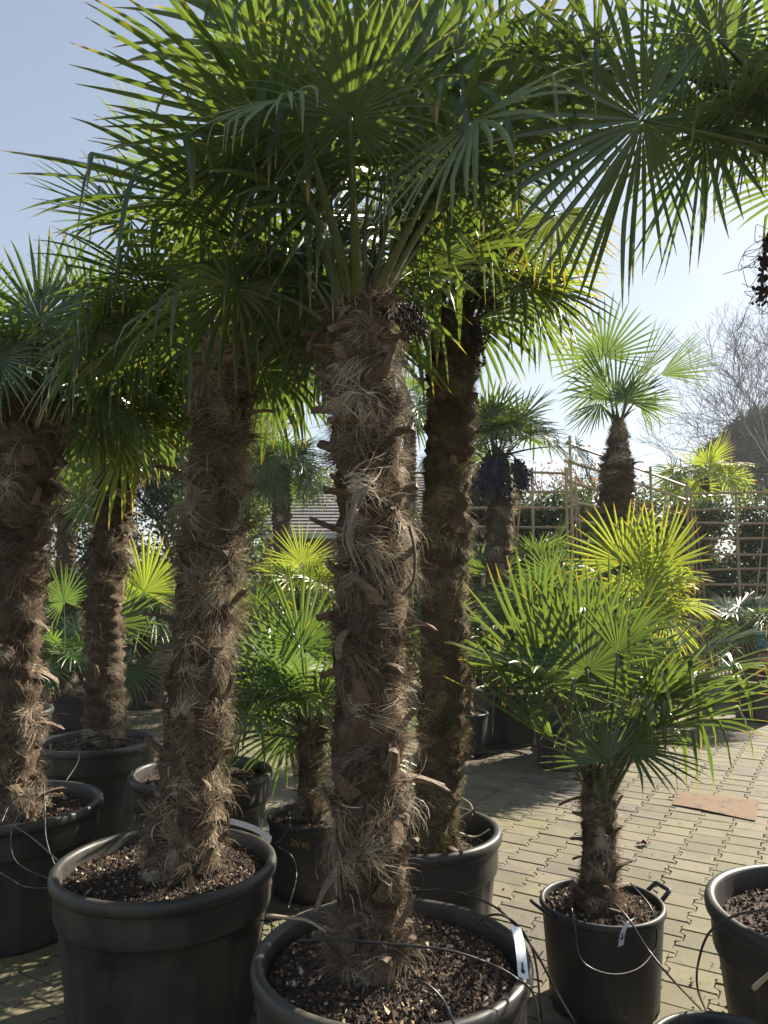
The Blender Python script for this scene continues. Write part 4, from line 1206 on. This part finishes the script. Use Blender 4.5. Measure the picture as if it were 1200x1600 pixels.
def hedge(x0, x1, y, h, label, seed, n=9000, depth=.45, mat='hedge_leaf', y1=None, size=.075, base=.0, group='evergreen hedge plants behind the trellis'):
    rng = np.random.default_rng(seed)
    y1 = y if y1 is None else y1
    root = plant_thing('hedge_plant', label, 'hedge', ((x0 + x1) / 2, (y + y1) / 2, 0), group)
    o0 = np.asarray(root.location)
    m = int(110 * max(1, (x1 - x0) / 2))
    t = rng.uniform(0, 1, m)
    cz = rng.uniform(base + .15, h - .1, m)
    cs = np.stack([x0 + (x1 - x0) * t, y + (y1 - y) * t + rng.uniform(-depth, depth) * .4, cz], -1)
    V, F, tn, tp = leaf_cloud(rng, cs, rng.uniform(.18, .42, m), n, size)
    mb = MB(); mb.add(V - o0, F, 0, tone=tn, tip=tp * .5)
    obj('foliage', mb.mesh('foliage', M[mat], False), root)
    mb = MB()
    for q in range(max(2, int((x1 - x0) / .7))):
        tt = (q + .5) / max(2, int((x1 - x0) / .7))
        bx = x0 + (x1 - x0) * tt; by = y + (y1 - y) * tt
        P = smooth_path([(bx, by, 0), (bx + rng.normal(0, .05), by, h * .5), (bx + rng.normal(0, .1), by, h * .92)], 8)
        V, F = tube(P, np.linspace(.03, .008, len(P)), 5); mb.add(V - o0, F)
    obj('stem', mb.mesh('stem', M['wood'], True), root)

def grow(rng, mb, p, d, L, r_, depth, tips, o0, spread=.55, k=5, up=.15):
    n = 5
    pts = [p]; dd = d.copy()
    for i in range(n):
        dd = nrmz(dd + rng.normal(0, .13, 3) + UPV * up * .25)
        pts.append(pts[-1] + dd * L / n)
    r1 = max(r_ * .66, min(r_, .017))
    V, F = tube(pts, np.linspace(r_, r1, n + 1), max(3, k), cap=False); mb.add(V - o0, F)
    if depth == 0:
        tips.append(pts[-1]); return
    nb = rng.integers(2, 4)
    for b in range(nb):
        ax = nrmz(rng.normal(0, 1, 3)); ax = nrmz(ax - dd * (ax @ dd))
        nd = nrmz(dd + ax * rng.uniform(spread * .6, spread * 1.3) + UPV * up * .4)
        st = pts[-1] if b < 2 else pts[rng.integers(2, n)]
        grow(rng, mb, st, nd, L * rng.uniform(.66, .86), r1 * rng.uniform(.65, .9), depth - 1, tips, o0, spread, k - 1, up)

def tree(x, y, h, label, seed, depth=5, bare=False, leaves=14000, mat='tree_leaf', lsize=.12, clump=.55, group=None, name='tree', first=.28, spread=.55, tr=None, wood='wood_far'):
    rng = np.random.default_rng(seed)
    root = plant_thing(name, label, 'tree', (x, y, 0), group); o0 = np.asarray(root.location)
    mt = MB(); mbr = MB(); tips = []
    tr = tr or h * .022
    P = smooth_path([(x, y, 0), (x + rng.normal(0, .02 * h), y, h * first * .5), (x + rng.normal(0, .03 * h), y, h * first)], 8)
    V, F = tube(P, np.linspace(tr * 1.25, tr, len(P)), 8); mt.add(V - o0, F)
    Ls = h * (1 - first) * .30
    for b in range(5):
        a = b * 2 * np.pi / 5 + rng.uniform(-.4, .4)
        d = nrmz(V3(math.cos(a) * spread * 1.2, math.sin(a) * spread * 1.2, .9))
        if b == 0: d = nrmz(V3(0.05, 0, 1))
        grow(rng, mbr, P[-1 - (b % 2)], d, Ls * rng.uniform(.9, 1.2), tr * .62, depth, tips, o0, spread)
    obj('trunk', mt.mesh('trunk', M[wood], True), root)
    obj('branches', mbr.mesh('branches', M[wood], True), root)
    if not bare:
        T = np.array(tips)
        V, F, tn, tp = leaf_cloud(rng, T, np.full(len(T), clump) * rng.uniform(.6, 1.2, len(T)), leaves, lsize)
        mb = MB(); mb.add(V - o0, F, 0, tone=tn, tip=tp * .5)
        obj('crown', mb.mesh('crown', M[mat], False), root)
    return root

# bamboo trellis (three panels)
def pole(a, b, r_, rng, name='pole', parent=None):
    a = np.asarray(a, float); b = np.asarray(b, float)
    n = 26; t = np.linspace(0, 1, n)[:, None]
    L = np.linalg.norm(b - a)
    P = a + (b - a) * t + V3(0, 0, 1) * (np.sin(t * np.pi) * rng.normal(0, .006 * L)) 
    rad = r_ * (1 + .10 * ((np.arange(n) % 4) == 0)) * np.linspace(1.05, .85, n)
    V, F = tube(P, rad, 6)
    mb = MB(); mb.add(V - (np.asarray(parent.location) if parent else 0), F)
    return obj(name, mb.mesh(name, M['bamboo'], False), parent)

def trellis(A, B, h0, h1, label, seed, nrail=10, npost=4, canes=False, zmin=.75):
    rng = np.random.default_rng(seed)
    A = V3(*A, 0); B = V3(*B, 0)
    root = obj('bamboo_trellis', None, None, label, 'trellis', 'bamboo trellis panels at the back of the yard', loc=tuple((A + B) / 2))
    perp = nrmz(np.cross(B - A, UPV))
    for i in range(npost):
        t = i / (npost - 1)
        p = A + (B - A) * t
        pole(p, p + UPV * (h0 + (h1 - h0) * t + rng.uniform(.02, .12)) + perp * rng.normal(0, .03), .024, rng, 'post', root)
    for j in range(nrail):
        t = j / (nrail - 1)
        za = zmin + (h0 - zmin) * t + rng.normal(0, .012); zb = zmin + (h1 - zmin) * t + rng.normal(0, .012)
        e = (B - A) * .02
        pole(A - e + UPV * za - perp * .035, B + e + UPV * zb - perp * .035, .021, rng, 'rail', root)
    for j in range(5):
        t0 = rng.uniform(0, .8); t1 = t0 + rng.uniform(.1, .25) * rng.choice([-1, 1])
        p = A + (B - A) * t0; q = A + (B - A) * np.clip(t1, 0, 1)
        pole(p + perp * .05 + UPV * .1, q + perp * .05 + UPV * (min(h0, h1) - .1), .012, rng, 'brace', root)
    if canes:
        mb = MB(); nn = int(np.linalg.norm(B - A) / .055)
        for i in range(nn):
            t = (i + .5) / nn; p = A + (B - A) * t - perp * .07
            V, F = tube([p, p + UPV * (1.12 + rng.uniform(-.05, .05))], .013, 5); mb.add(V - np.asarray(root.location), F)
        obj('cane_screen', mb.mesh('cane_screen', M['bamboo'], True), root)
YF = 11.0
a0 = at(725, 760, 10.4); a1 = at(885, 735, 10.6); a2 = at(1070, 735, 12.3); a3 = at(1300, 758, 11.6)
trellis((a0[0], a0[1]), (a1[0], a1[1]), 3.02, 3.02, 'left bamboo lattice panel behind the fruiting palm', 41, npost=4)
trellis((a1[0] + .08, a1[1]), (a2[0], a2[1]), 3.45, 3.05, 'middle bamboo lattice panel, rails sloping down behind the tall sparse palm', 42, npost=4, nrail=11)
trellis((a2[0] + .08, a2[1]), (a3[0], a3[1]), 2.92, 2.92, 'right bamboo lattice panel reaching the right edge, with upright canes low down', 43, npost=4, canes=True)
hedge(a0[0] - .6, a1[0], a0[1] + .38, 2.85, 'evergreen hedge plant behind the left lattice panel', 51, n=34000, y1=a1[1] + .42)
hedge(a1[0], a2[0], a1[1] + .42, 2.9, 'evergreen hedge plant behind the middle lattice panel', 52, n=34000, y1=a2[1] + .38)
hedge(a2[0], a3[0] + 1.2, a2[1] + .40, 2.85, 'evergreen hedge plant behind the right lattice panel', 53, n=60000, y1=a3[1] + .42)

# left background greenery
for (x0, x1, y, h, lab, sd, mt_) in [
    (-9.5, -6.3, 13.5, 3.0, 'dark hedge plant at far left behind the palms', 61, 'hedge_leaf'),
    (-6.2, -3.4, 13.8, 3.6, 'dark hedge plant behind the pale shaggy trunk', 62, 'hedge_leaf'),
    (-3.3, -2.2, 12.8, 3.2, 'lighter hedge plant left of the grey roof', 63, 'tree_leaf'),
    (-2.1, .9, 12.6, 2.2, 'low hedge plant under the grey roof', 64, 'tree_leaf')]:
    hedge(x0, x1, y, h, lab, sd, n=16000, mat=mt_, group='hedge plants across the left background', size=.09)
tree(-2.9, 15.5, 5.6, 'feathery olive-grey tree behind the palm by the roof', 71, depth=4, leaves=26000, mat='olive_leaf', lsize=.10, clump=.5, first=.3)
tree(-7.0, 17, 6.2, 'leafy tree behind the far left hedge', 72, depth=4, leaves=16000, mat='tree_leaf', lsize=.14, clump=.6)
tree(-4.6, 18, 6.4, 'leafy tree behind the pale shaggy trunk', 73, depth=4, leaves=18000, mat='tree_leaf', lsize=.14, clump=.65)
tree(4.9, 19, 4.6, 'small tree with a few copper dead leaves showing over the trellis', 74, depth=4, leaves=1300, mat='dry_leaf', lsize=.12, clump=.45)
# far right: bare tree, dark pine, palm crown over the hedge
tree(24.0, 37, 15.0, 'bare leafless tree with fine grey twigs at the right edge', 75, depth=8, bare=True, name='bare_tree', first=.14, spread=.55, tr=.36)
tree(22.0, 44, 11.6, 'dark rounded pine behind the bare tree', 76, depth=4, leaves=30000, mat='conifer_leaf', lsize=.34, clump=.85, name='pine_tree', first=.45, spread=.75)
tree(29.0, 46, 10.5, 'second dark pine at the right edge behind the bare tree', 77, depth=4, leaves=24000, mat='conifer_leaf', lsize=.34, clump=.85, name='pine_tree', first=.4, spread=.75)
def far_palm(px, py, Y, label, seed, mat, n=15):
    rng = np.random.default_rng(seed); p = at(px, py, Y)
    root = obj('palm_tree', None, None, label, 'palm', None, loc=(p[0], p[1], 0))
    top, _ = add_trunk(root, rng, [(V3(p[0], p[1], 0), .16), (V3(p[0], p[1], p[2] * .6), .15), (p, .1)], nf=2500, fw=.003, stubs=0, k=20)
    auto_crown(root, rng, top, n, .5, .62, M[mat], near=False, steps=6, nseg=30, elmin=-15, elmax=70, flex=.6, pr=(.016, .007))
far_palm(1100, 748, 14.2, 'yellow-tipped palm crown rising above the right lattice panel', 81, 'leaf_yellow')
far_palm(640, 640, 13.0, 'far palm crown seen in the gap between the two central trunks', 82, 'leaf_bright')

# house with tiled roof
def house():
    c = at(500, 800, 17.0)
    x, y = c[0] + 1.6, 17.0
    root = obj('house', None, None, 'house with pale grey tiled roof glimpsed left of the centre trunk', 'house', None, loc=(x, y + 3, 0))
    o0 = np.asarray(root.location)
    def bx(mb, a, b):
        a = np.array(a, float); b = np.array(b, float)
        V = np.array([[a[0], a[1], a[2]], [b[0], a[1], a[2]], [b[0], b[1], a[2]], [a[0], b[1], a[2]], [a[0], a[1], b[2]], [b[0], a[1], b[2]], [b[0], b[1], b[2]], [a[0], b[1], b[2]]])
        mb.add(V - o0, [[0, 3, 2, 1], [4, 5, 6, 7], [0, 1, 5, 4], [1, 2, 6, 5], [2, 3, 7, 6], [3, 0, 4, 7]])
    x0, x1, y0, y1, zw, zr = x - 2.9, x + 2.9, y, y + 6, 2.55, 4.3
    mb = MB(); bx(mb, (x0, y0, 0), (x1, y1, zw)); wall = obj('wall', mb.mesh('wall', M['wall']), root)
    # roof: courses of tiles as small steps
    mb = MB(); nc = 20
    for sgn in (1, -1):
        ym = (y0 + y1) / 2; ye = y0 - .35 if sgn == 1 else y1 + .35
        for i in range(nc):
            t0, t1 = i / nc, (i + 1.15) / nc
            ya, yb = ye + (ym - ye) * t0, ye + (ym - ye) * min(t1, 1)
            za, zb = zw - .05 + (zr - zw) * t0 + .035, zw - .05 + (zr - zw) * min(t1, 1)
            V = np.array([[x0 - .4, ya, za], [x1 + .4, ya, za], [x1 + .4, yb, zb], [x0 - .4, yb, zb], [x0 - .4, ya, za - .035], [x1 + .4, ya, za - .035]])
            mb.add(V - o0, [[0, 1, 2, 3], [4, 5, 1, 0]])
    rf = obj('roof', mb.mesh('roof', M['roof']), root)
    mb = MB(); bx(mb, (x0 - .4, y0 - .42, zw - .12), (x1 + .4, y0 - .37, zw + .0)); obj('gutter', mb.mesh('gutter', M['white_trim']), rf)
    mb = MB()
    for (xx, sg) in ((x0, -1), (x1, 1)):
        V = np.array([[xx, y0, zw], [xx, y1, zw], [xx, (y0 + y1) / 2, zr - .12]]); mb.add(V - o0, [[0, 1, 2]])
    obj('gable', mb.mesh('gable', M['wall']), root)
    for k in range(2):
        xx = x0 + 1.1 + k * 2.6
        mb = MB(); bx(mb, (xx, y0 - .04, 1.0), (xx + 1.1, y0 - .002, 2.1)); w = obj('window', mb.mesh('window', M['white_trim']), root)
        mb = MB(); bx(mb, (xx + .07, y0 - .05, 1.07), (xx + 1.03, y0 - .042, 2.03)); obj('pane', mb.mesh('pane', M['glass']), w)
house()

# ------------------------------------------------------------------ small things
# rusty plate on the paving
def plate():
    rng = np.random.default_rng(5)
    c = [gr(1062, 1238), gr(1186, 1252), gr(1180, 1283), gr(1050, 1258)]
    cen = sum(c) / 4
    n = 12
    V = []
    for i in range(n + 1):
        for j in range(n + 1):
            u, v = i / n, j / n
            p = (c[0] * (1 - u) + c[1] * u) * (1 - v) + (c[3] * (1 - u) + c[2] * u) * v
            e = rng.normal(0, .003, 3) if (i in (0, n) or j in (0, n)) else np.zeros(3)
            p = p + e; p[2] = .007 + .004 * math.sin(u * 5) * v
            V.append(p - cen)
    m = (n + 1) ** 2
    V = np.array(V); Vb = V.copy(); Vb[:, 2] -= .004
    F = []
    for i in range(n):
        for j in range(n):
            a, b, c_, d = i * (n + 1) + j, (i + 1) * (n + 1) + j, (i + 1) * (n + 1) + j + 1, i * (n + 1) + j + 1
            F.append([a, d, c_, b]); F.append([a + m, b + m, c_ + m, d + m])
    me = mesh_from('rusty_plate', np.vstack([V, Vb]), np.array(F), M['rust'])
    obj('rusty_plate', me, None, 'flat rusty brown steel sheet lying on the paving at right', 'metal plate', loc=tuple(cen))
plate()

def hose(pts, label, r_=.0032, n=40, mat='tubing', group='thin black drip tubes'):
    P = smooth_path(pts, n)
    c = P[0].copy(); c[2] = P[:, 2].min()
    V, F = tube(P, r_, 6)
    mb = MB(); mb.add(V - c, F)
    return obj('drip_tube', mb.mesh('drip_tube', M[mat], True), None, label, 'drip tube', group, loc=tuple(c))
z0 = .004
# tube across the centre pot
hose([at(470, 1470, 2.0), at(520, 1468, 1.98), at(600, 1474, 1.95), at(700, 1485, 1.93), at(770, 1508, 1.93), at(808, 1530, 1.92), at(836, 1560, 1.95), gr(848, 1640, z0)], 'thin black tube lying across the centre pot soil and over its right rim')
hose([at(640, 1392, 2.45), at(700, 1392, 2.42), at(760, 1410, 2.35), at(800, 1440, 2.25), at(838, 1490, 2.2), at(870, 1550, 2.15), gr(905, 1610, z0)], 'black tube arching over the back rim of the centre pot down to the ground')
hose([at(735, 1452, 2.1), at(760, 1432, 2.08), at(790, 1432, 2.05), at(820, 1460, 2.1), at(838, 1510, 2.15), gr(846, 1600, z0)], 'short black tube looping out of the centre pot beside the white tag')
hose([at(640, 1545, 1.82), at(660, 1535, 1.80), at(690, 1560, 1.78), at(712, 1605, 1.76)], 'grey tube end sticking up at the front of the centre pot soil')
# low bushy palm tubes
pf = V3(*[o for o in bpy.data.objects if o.get('label', '').startswith('low bushy')][0].location)
hose([at(948, 1428, 2.72), at(948, 1412, 2.72), at(962, 1414, 2.70), at(985, 1440, 2.64), at(1010, 1480, 2.6), at(1050, 1530, 2.55), gr(1100, 1582, z0)], 'black tube running from the two-handled pot down to the right-hand pots')
hose([at(892, 1430, 2.72), at(893, 1418, 2.70), at(898, 1450, 2.655), at(908, 1500, 2.66), at(950, 1522, 2.64), at(995, 1515, 2.68), at(1022, 1485, 2.76), at(1026, 1450, 2.80), at(1015, 1415, 2.86), at(985, 1380, 2.98)], 'thin black tube looped round the front of the two-handled pot')
hose([at(1200, 1421, 2.1), at(1150, 1430, 2.1), at(1110, 1455, 2.12), at(1092, 1500, 2.15), at(1090, 1545, 2.2), gr(1104, 1582, z0)], 'black tube arching from the right-edge pot down to the paving')
# left pots
hose([at(0, 1290, 3.05), at(20, 1250, 3.15), at(45, 1248, 3.12), at(20, 1290, 3.05), at(18, 1330, 3.02), at(35, 1355, 3.0), at(85, 1377, 2.95)], 'thin tube loop hanging over the rim of the left-edge pot', r_=.0028)
hose([at(68, 1220, 3.2), at(70, 1260, 3.12), at(72, 1310, 3.05), at(85, 1350, 3.0), at(96, 1368, 2.98)], 'straight thin tube crossing the left-edge pot rim', r_=.0028)
hose([at(-20, 1352, 2.98), at(10, 1370, 2.97), at(40, 1386, 2.97), at(86, 1388, 2.97)], 'lowest tube curving across the wall of the left-edge pot', r_=.0028)
hose([at(20, 1290, 3.05), at(50, 1310, 3.02), at(90, 1345, 2.98), at(100, 1360, 2.96)], 'slanting tube between the left-edge pot rim and the next pot', r_=.0028)
hose([at(208, 1156, 4.6), at(160, 1155, 4.55), at(125, 1165, 4.5), at(122, 1190, 4.45), at(102, 1222, 4.3)], 'pale tube draped over the rim of the pale-trunked palm pot', r_=.004)
hose([at(205, 1205, 3.7), at(195, 1240, 3.66), at(195, 1275, 3.62), at(202, 1300, 3.5)], 'pair-forming tube hanging between the two middle left pots', r_=.0035)
hose([at(212, 1200, 3.72), at(200, 1230, 3.68), at(201, 1270, 3.62), at(210, 1295, 3.45)], 'tube hanging beside the grey pot rim behind the leaning palm', r_=.0035)
hose([at(450, 1262, 3.86), at(452, 1285, 3.74), at(440, 1310, 3.72), at(430, 1318, 3.7)], 'pale grey tube bowing out from the small marked pot', r_=.005, mat='tubing')
hose([at(432, 1322, 3.7), at(456, 1338, 3.66), at(463, 1370, 3.64), at(450, 1420, 3.3)], 'black tube curving down the wall of the small marked pot', r_=.003)
hose([at(400, 1445, 2.6), at(412, 1438, 2.7), at(425, 1450, 2.7), gr(410, 1500, z0)], 'tube between the two front pots near the ground', r_=.003)
# tangle of tubing on the ground at the back
for i, (x, y) in enumerate([(790, 1172), (815, 1168), (800, 1178)]):
    rng = np.random.default_rng(90 + i)
    c = gr(x, y, .01)
    pts = [c + V3(rng.uniform(-.35, .35), rng.uniform(-.12, .12), rng.uniform(0, .05)) for _ in range(7)]
    hose(pts, ['tangled black tubing lying left of the dark back pots', 'tangled black tubing lying by the foot of the dark back pot, right coil', 'tangled black tubing nearest the camera among the back coils'][i], r_=.006, n=60)

# marked figures on the small pot : 20/40
def marks():
    root = [o for o in bpy.data.objects if o.get('label', '').startswith('young palm with arching')][0]
    pot = [c for c in root.children if c.name.startswith('pot')][0]
    strokes = {'2': [[(0, .8), (.3, 1), (.6, .8), (.5, .5), (0, 0), (.65, .02)]], '0': [[(.3, 1), (.02, .7), (.05, .2), (.35, 0), (.62, .3), (.6, .8), (.3, 1)]],
               '/': [[(0, -.1), (.5, 1.1)]], '4': [[(.45, 0), (.45, 1), (0, .35), (.7, .35)]]}
    mb = MB(); x = 0
    cx = float(root.location[0]); cy = float(root.location[1])
    a_mid = -math.pi / 2 - .18
    for ch in '20/40':
        for st in strokes[ch]:
            P = []
            for (u, v) in st:
                s_ = (x + u - 2.0) * .020
                a = a_mid + s_ / .21
                zz = .285 + v * .028 - (x + u) * .0035
                rr = .217 * (.86 + (.965 - .86) * (zz - .012) / (.37 - .042)) + .0018
                P.append((math.cos(a) * rr, math.sin(a) * rr, zz))
            V, F = tube(smooth_path(P, len(P) * 4), .0016, 4); mb.add(V, F)
        x += .95
    obj('written_mark', mb.mesh('written_mark', M['chalk'], True), pot)
marks()

# leaf litter and sticks
def dead_leaf(px, py, label, seed, s=.05):
    rng = np.random.default_rng(seed); c = gr(px, py, .008)
    a = np.linspace(0, 2 * np.pi, 14, endpoint=False)
    rr = s * (1 + .3 * rng.normal(0, 1, 14)) * np.where(np.arange(14) % 2, 1.15, .7)
    V = np.stack([rr * np.cos(a), rr * np.sin(a) * .7, .012 * np.abs(rng.normal(0, 1, 14))], -1)
    V = np.vstack([V, [0, 0, .006], V + V3(0, 0, -.0015), [0, 0, .0045]])
    F = [[i, (i + 1) % 14, 14] for i in range(14)] + [[15 + (i + 1) % 14, 15 + i, 29] for i in range(14)]
    obj('dead_leaf', mesh_from('dead_leaf', V, F, M['deadleaf']), None, label, 'dead leaf', loc=tuple(c))
dead_leaf(1005, 1319, 'curled brown dead leaf on the open paving below the rusty plate', 1, .035)
dead_leaf(1050, 1247, 'small pale dead leaf at the left corner of the rusty plate', 2, .02)

def stick(pts, r_, label, mat='deadwood', name='stick', cat='stick'):
    P = smooth_path(pts, 12); c = P.mean(0)
    V, F = tube(P, np.linspace(r_, r_ * .7, len(P)), 6, flat=.6)
    mb = MB(); mb.add(V - c, F)
    obj(name, mb.mesh(name, M[mat], True), None, label, cat, loc=tuple(c))
stick([at(417, 1430, 2.12), at(450, 1434, 2.10), at(480, 1438, 2.06), at(510, 1456, 2.03)], .007, 'pale cut leaf stalk resting on the left rim of the centre pot', name='cut_stalk', cat='cut stalk')
stick([at(718, 1302, 3.0), at(742, 1308, 2.96), at(765, 1296, 2.94)], .008, 'pale dry stalk lying in the mossy palm pot', name='cut_stalk', cat='cut stalk')
stick([at(1178, 1544, 1.78), at(1210, 1515, 1.75)], .010, 'square-cut wooden stake leaning at the bottom right pot', name='wooden_stake', cat='stake')
stick([at(710, 1240, 3.3), at(735, 1256, 3.25), at(738, 1275, 3.2)], .004, 'hooked dry stalk at the back rim of the mossy palm pot', name='cut_stalk', cat='cut stalk')

# corner pot, bottom right: empty of any visible plant
def corner_pot():
    rng = np.random.default_rng(9)
    c = gr(1145, 1648, .40)
    root = obj('plant_pot', None, None, 'black pot in the bottom right corner, only its rim in view', 'plant pot', loc=(c[0], c[1], 0))
    small_pot(root, .20, .40, rng, handles=False, chips=500, mat='pot')
corner_pot()
# blue and orange things at the right edge
def bits():
    rng = np.random.default_rng(12)
    p = at(1182, 975, 9.8)
    root = obj('watering_can', None, None, 'bright blue plastic can standing by the canes at the right edge', 'watering can', loc=(p[0], p[1], 0))
    V, F = lathe([(.001, .0), (.13, 0), (.14, .02), (.135, .26), (.10, .32), (.05, .34), (.045, .36), (.001, .36)], 24)
    z_ = p[2] - .3
    # it stands on an upturned crate
    V[:, 2] += z_
    mb = MB(); mb.add(V, F); bdy = obj('body', mb.mesh('body', M['blue'], True), root)
    V, F = tube(smooth_path([(.13, 0, z_ + .08), (.22, 0, z_ + .2), (.30, 0, z_ + .36)], 10), .02, 8); mb = MB(); mb.add(V, F); obj('spout', mb.mesh('spout', M['blue'], True), root)
    V, F = tube(smooth_path([(-.12, 0, z_ + .06), (-.24, 0, z_ + .2), (-.14, 0, z_ + .36), (0, 0, z_ + .38)], 16), .012, 6); mb = MB(); mb.add(V, F); obj('handle', mb.mesh('handle', M['blue'], True), root)
    q = p + V3(-.0, .0, 0)
    cr = obj('crate', None, None, 'orange slatted crate stack under the blue can at the right edge', 'crate', loc=(q[0], q[1], 0))
    mb = MB(); n = 5
    h = z_ - .006
    def b(a, c):
        V = np.array([[a[0], a[1], a[2]], [c[0], a[1], a[2]], [c[0], c[1], a[2]], [a[0], c[1], a[2]], [a[0], a[1], c[2]], [c[0], a[1], c[2]], [c[0], c[1], c[2]], [a[0], c[1], c[2]]])
        mb.add(V, [[0, 3, 2, 1], [4, 5, 6, 7], [0, 1, 5, 4], [1, 2, 6, 5], [2, 3, 7, 6], [3, 0, 4, 7]])
    for i in range(n):
        z1 = h * i / n + .01; z2 = h * (i + .72) / n
        b((-.20, -.25, z1), (.20, -.235, z2)); b((-.20, .235, z1), (.20, .25, z2)); b((-.20, -.233, z1), (-.185, .233, z2)); b((.185, -.233, z1), (.20, .233, z2))
    b((-.183, -.233, h - .012), (.183, .233, h))
    obj('side_slats', mb.mesh('side_slats', M['orange']), cr)
    for sx in (-1, 1):
        for sy in (-1, 1):
            mb = MB(); b((sx * .165 - .012, sy * .22 - .01, 0), (sx * .165 + .012, sy * .22 + .01, h - .014))
            obj('corner_post', mb.mesh('corner_post', M['orange']), cr)
bits()

# distant wooded skyline and the air in front of it
def skyline():
    rng = np.random.default_rng(31)
    m = 420
    a = rng.uniform(-60, 75, m); h = 3.6 + 1.6 * np.sin(a * .11 + 1) + 1.1 * np.sin(a * .37) + rng.uniform(0, .8, m)
    cs = np.stack([a, 58 + rng.uniform(-3, 5, m), h * rng.uniform(.15, 1, m)], -1)
    V, F, tn, tp = leaf_cloud(rng, cs, np.stack([np.full(m, 2.0), np.full(m, 1.6), np.full(m, 1.3)], -1), 70000, .42)
    mb = MB(); mb.add(V, F, 0, tone=tn, tip=tp * .5)
    obj('distant_wood', mb.mesh('distant_wood', M['conifer_leaf'], False), None, 'low dark line of distant trees closing the view behind the yard', 'wood', kind='stuff')
skyline()
def haze():
    m = bpy.data.materials.new('pale_air'); m.use_nodes = True; nt = m.node_tree
    nt.nodes.remove(nt.nodes['Principled BSDF'])
    pv = nt.nodes.new('ShaderNodeVolumePrincipled')
    pv.inputs['Color'].default_value = (.90, .93, .98, 1); pv.inputs['Density'].default_value = .0010
    pv.inputs['Anisotropy'].default_value = .3
    nt.links.new(pv.outputs[0], nt.nodes['Material Output'].inputs['Volume'])
    x0, x1, y0, y1, z0, z1 = -90, 95, -25, 72, -1.1, 17
    V = [(x0, y0, z0), (x1, y0, z0), (x1, y1, z0), (x0, y1, z0), (x0, y0, z1), (x1, y0, z1), (x1, y1, z1), (x0, y1, z1)]
    F = [(0, 3, 2, 1), (4, 5, 6, 7), (0, 1, 5, 4), (1, 2, 6, 5), (2, 3, 7, 6), (3, 0, 4, 7)]
    obj('haze', mesh_from('haze', V, F, m), None, kind='stuff', label='thin pale haze in the air over the yard', cat='haze')
haze()

# crumbs of soil and dry bits swept against the pots and into the joints
def litter():
    rng = np.random.default_rng(66)
    pots = [(o.location[0], o.location[1], .42) for o in bpy.data.objects if o.get('category') == 'potted palm' and o.location[1] < 7]
    pos = []
    for (x, y, r0) in pots:
        n = 420
        a = rng.uniform(0, 2 * np.pi, n); d = r0 - .06 + rng.exponential(.10, n)
        pos.append(np.stack([x + np.cos(a) * d, y + np.sin(a) * d], -1))
    n = 2600
    yy = rng.uniform(1.2, 8, n); pos.append(np.stack([rng.uniform(-.6, .6, n) * yy, yy], -1))
    P = np.vstack(pos); n = len(P)
    base = np.array([[1, 0, 0], [-1, 0, 0], [0, 1, 0], [0, -1, 0], [0, 0, 1], [0, 0, -1]], float)
    sz = np.clip(rng.lognormal(-6.0, .55, n), .0012, .009)
    B = base[None] * rng.uniform(.5, 1.6, (n, 6, 1)) * np.array([1.3, .8, .5])
    al = rng.uniform(0, 6.28, n)[:, None]
    X = B[..., 0] * np.cos(al) - B[..., 1] * np.sin(al); Y = B[..., 0] * np.sin(al) + B[..., 1] * np.cos(al)
    V = np.stack([X, Y, B[..., 2]], -1) * sz[:, None, None]
    V[..., 0] += P[:, :1]; V[..., 1] += P[:, 1:]; V[..., 2] += sz[:, None] * .5 + .002
    Ft = np.array([[0, 2, 4], [2, 1, 4], [1, 3, 4], [3, 0, 4], [2, 0, 5], [1, 2, 5], [3, 1, 5], [0, 3, 5]])
    F = (Ft[None] + (np.arange(n) * 6)[:, None, None]).reshape(-1, 3)
    mb = MB(); mb.add(V.reshape(-1, 3), F, 0, tone=np.repeat(rng.beta(1.2, 2.6, n), 6))
    obj('spilled_soil', mb.mesh('spilled_soil', M['soil'], False), None, 'loose crumbs of soil and bark scattered over the paving', 'soil', kind='stuff')
    # moss tufts sitting in the joints of the shaded side
    n = 5200
    yy = rng.uniform(1.2, 6.5, n); xx = rng.uniform(-.62, .55, n) * yy
    ang = R(-31); ca, sa = math.cos(ang), math.sin(ang)
    u = xx * ca + yy * sa; v = -xx * sa + yy * ca
    k = np.round(u / .198).astype(int); odd = (k % 2) == 1
    vv = v - np.where(odd, .083, 0); j = np.round(vv / .166)
    v2 = j * .166 + np.where(odd, .083, 0)
    cx = u * ca - v2 * sa; cy = u * sa + v2 * ca
    m = 5
    d = nrmz(rng.normal(0, .7, (n, m, 3)) + V3(0, 0, 1)); l = rng.uniform(.003, .010, (n, m, 1))
    s_ = nrmz(np.cross(d, rng.normal(0, 1, (n, m, 3)))) * .0015
    p0 = np.stack([cx, cy, np.full(n, -.006)], -1)[:, None] + rng.normal(0, 1, (n, m, 3)) * V3(.004, .0022, 0)
    V = np.stack([p0 - s_, p0 + s_, p0 + d * l + s_ * .3, p0 + d * l - s_ * .3], 2).reshape(-1, 3)
    F = np.arange(len(V)).reshape(-1, 4)
    mb = MB(); mb.add(V, F, 0, tone=np.repeat(rng.random(n * m), 4), tip=0)
    obj('moss', mb.mesh('moss', M['tree_leaf'], False), None, 'low moss growing along the paving joints', 'moss', kind='stuff')
litter()
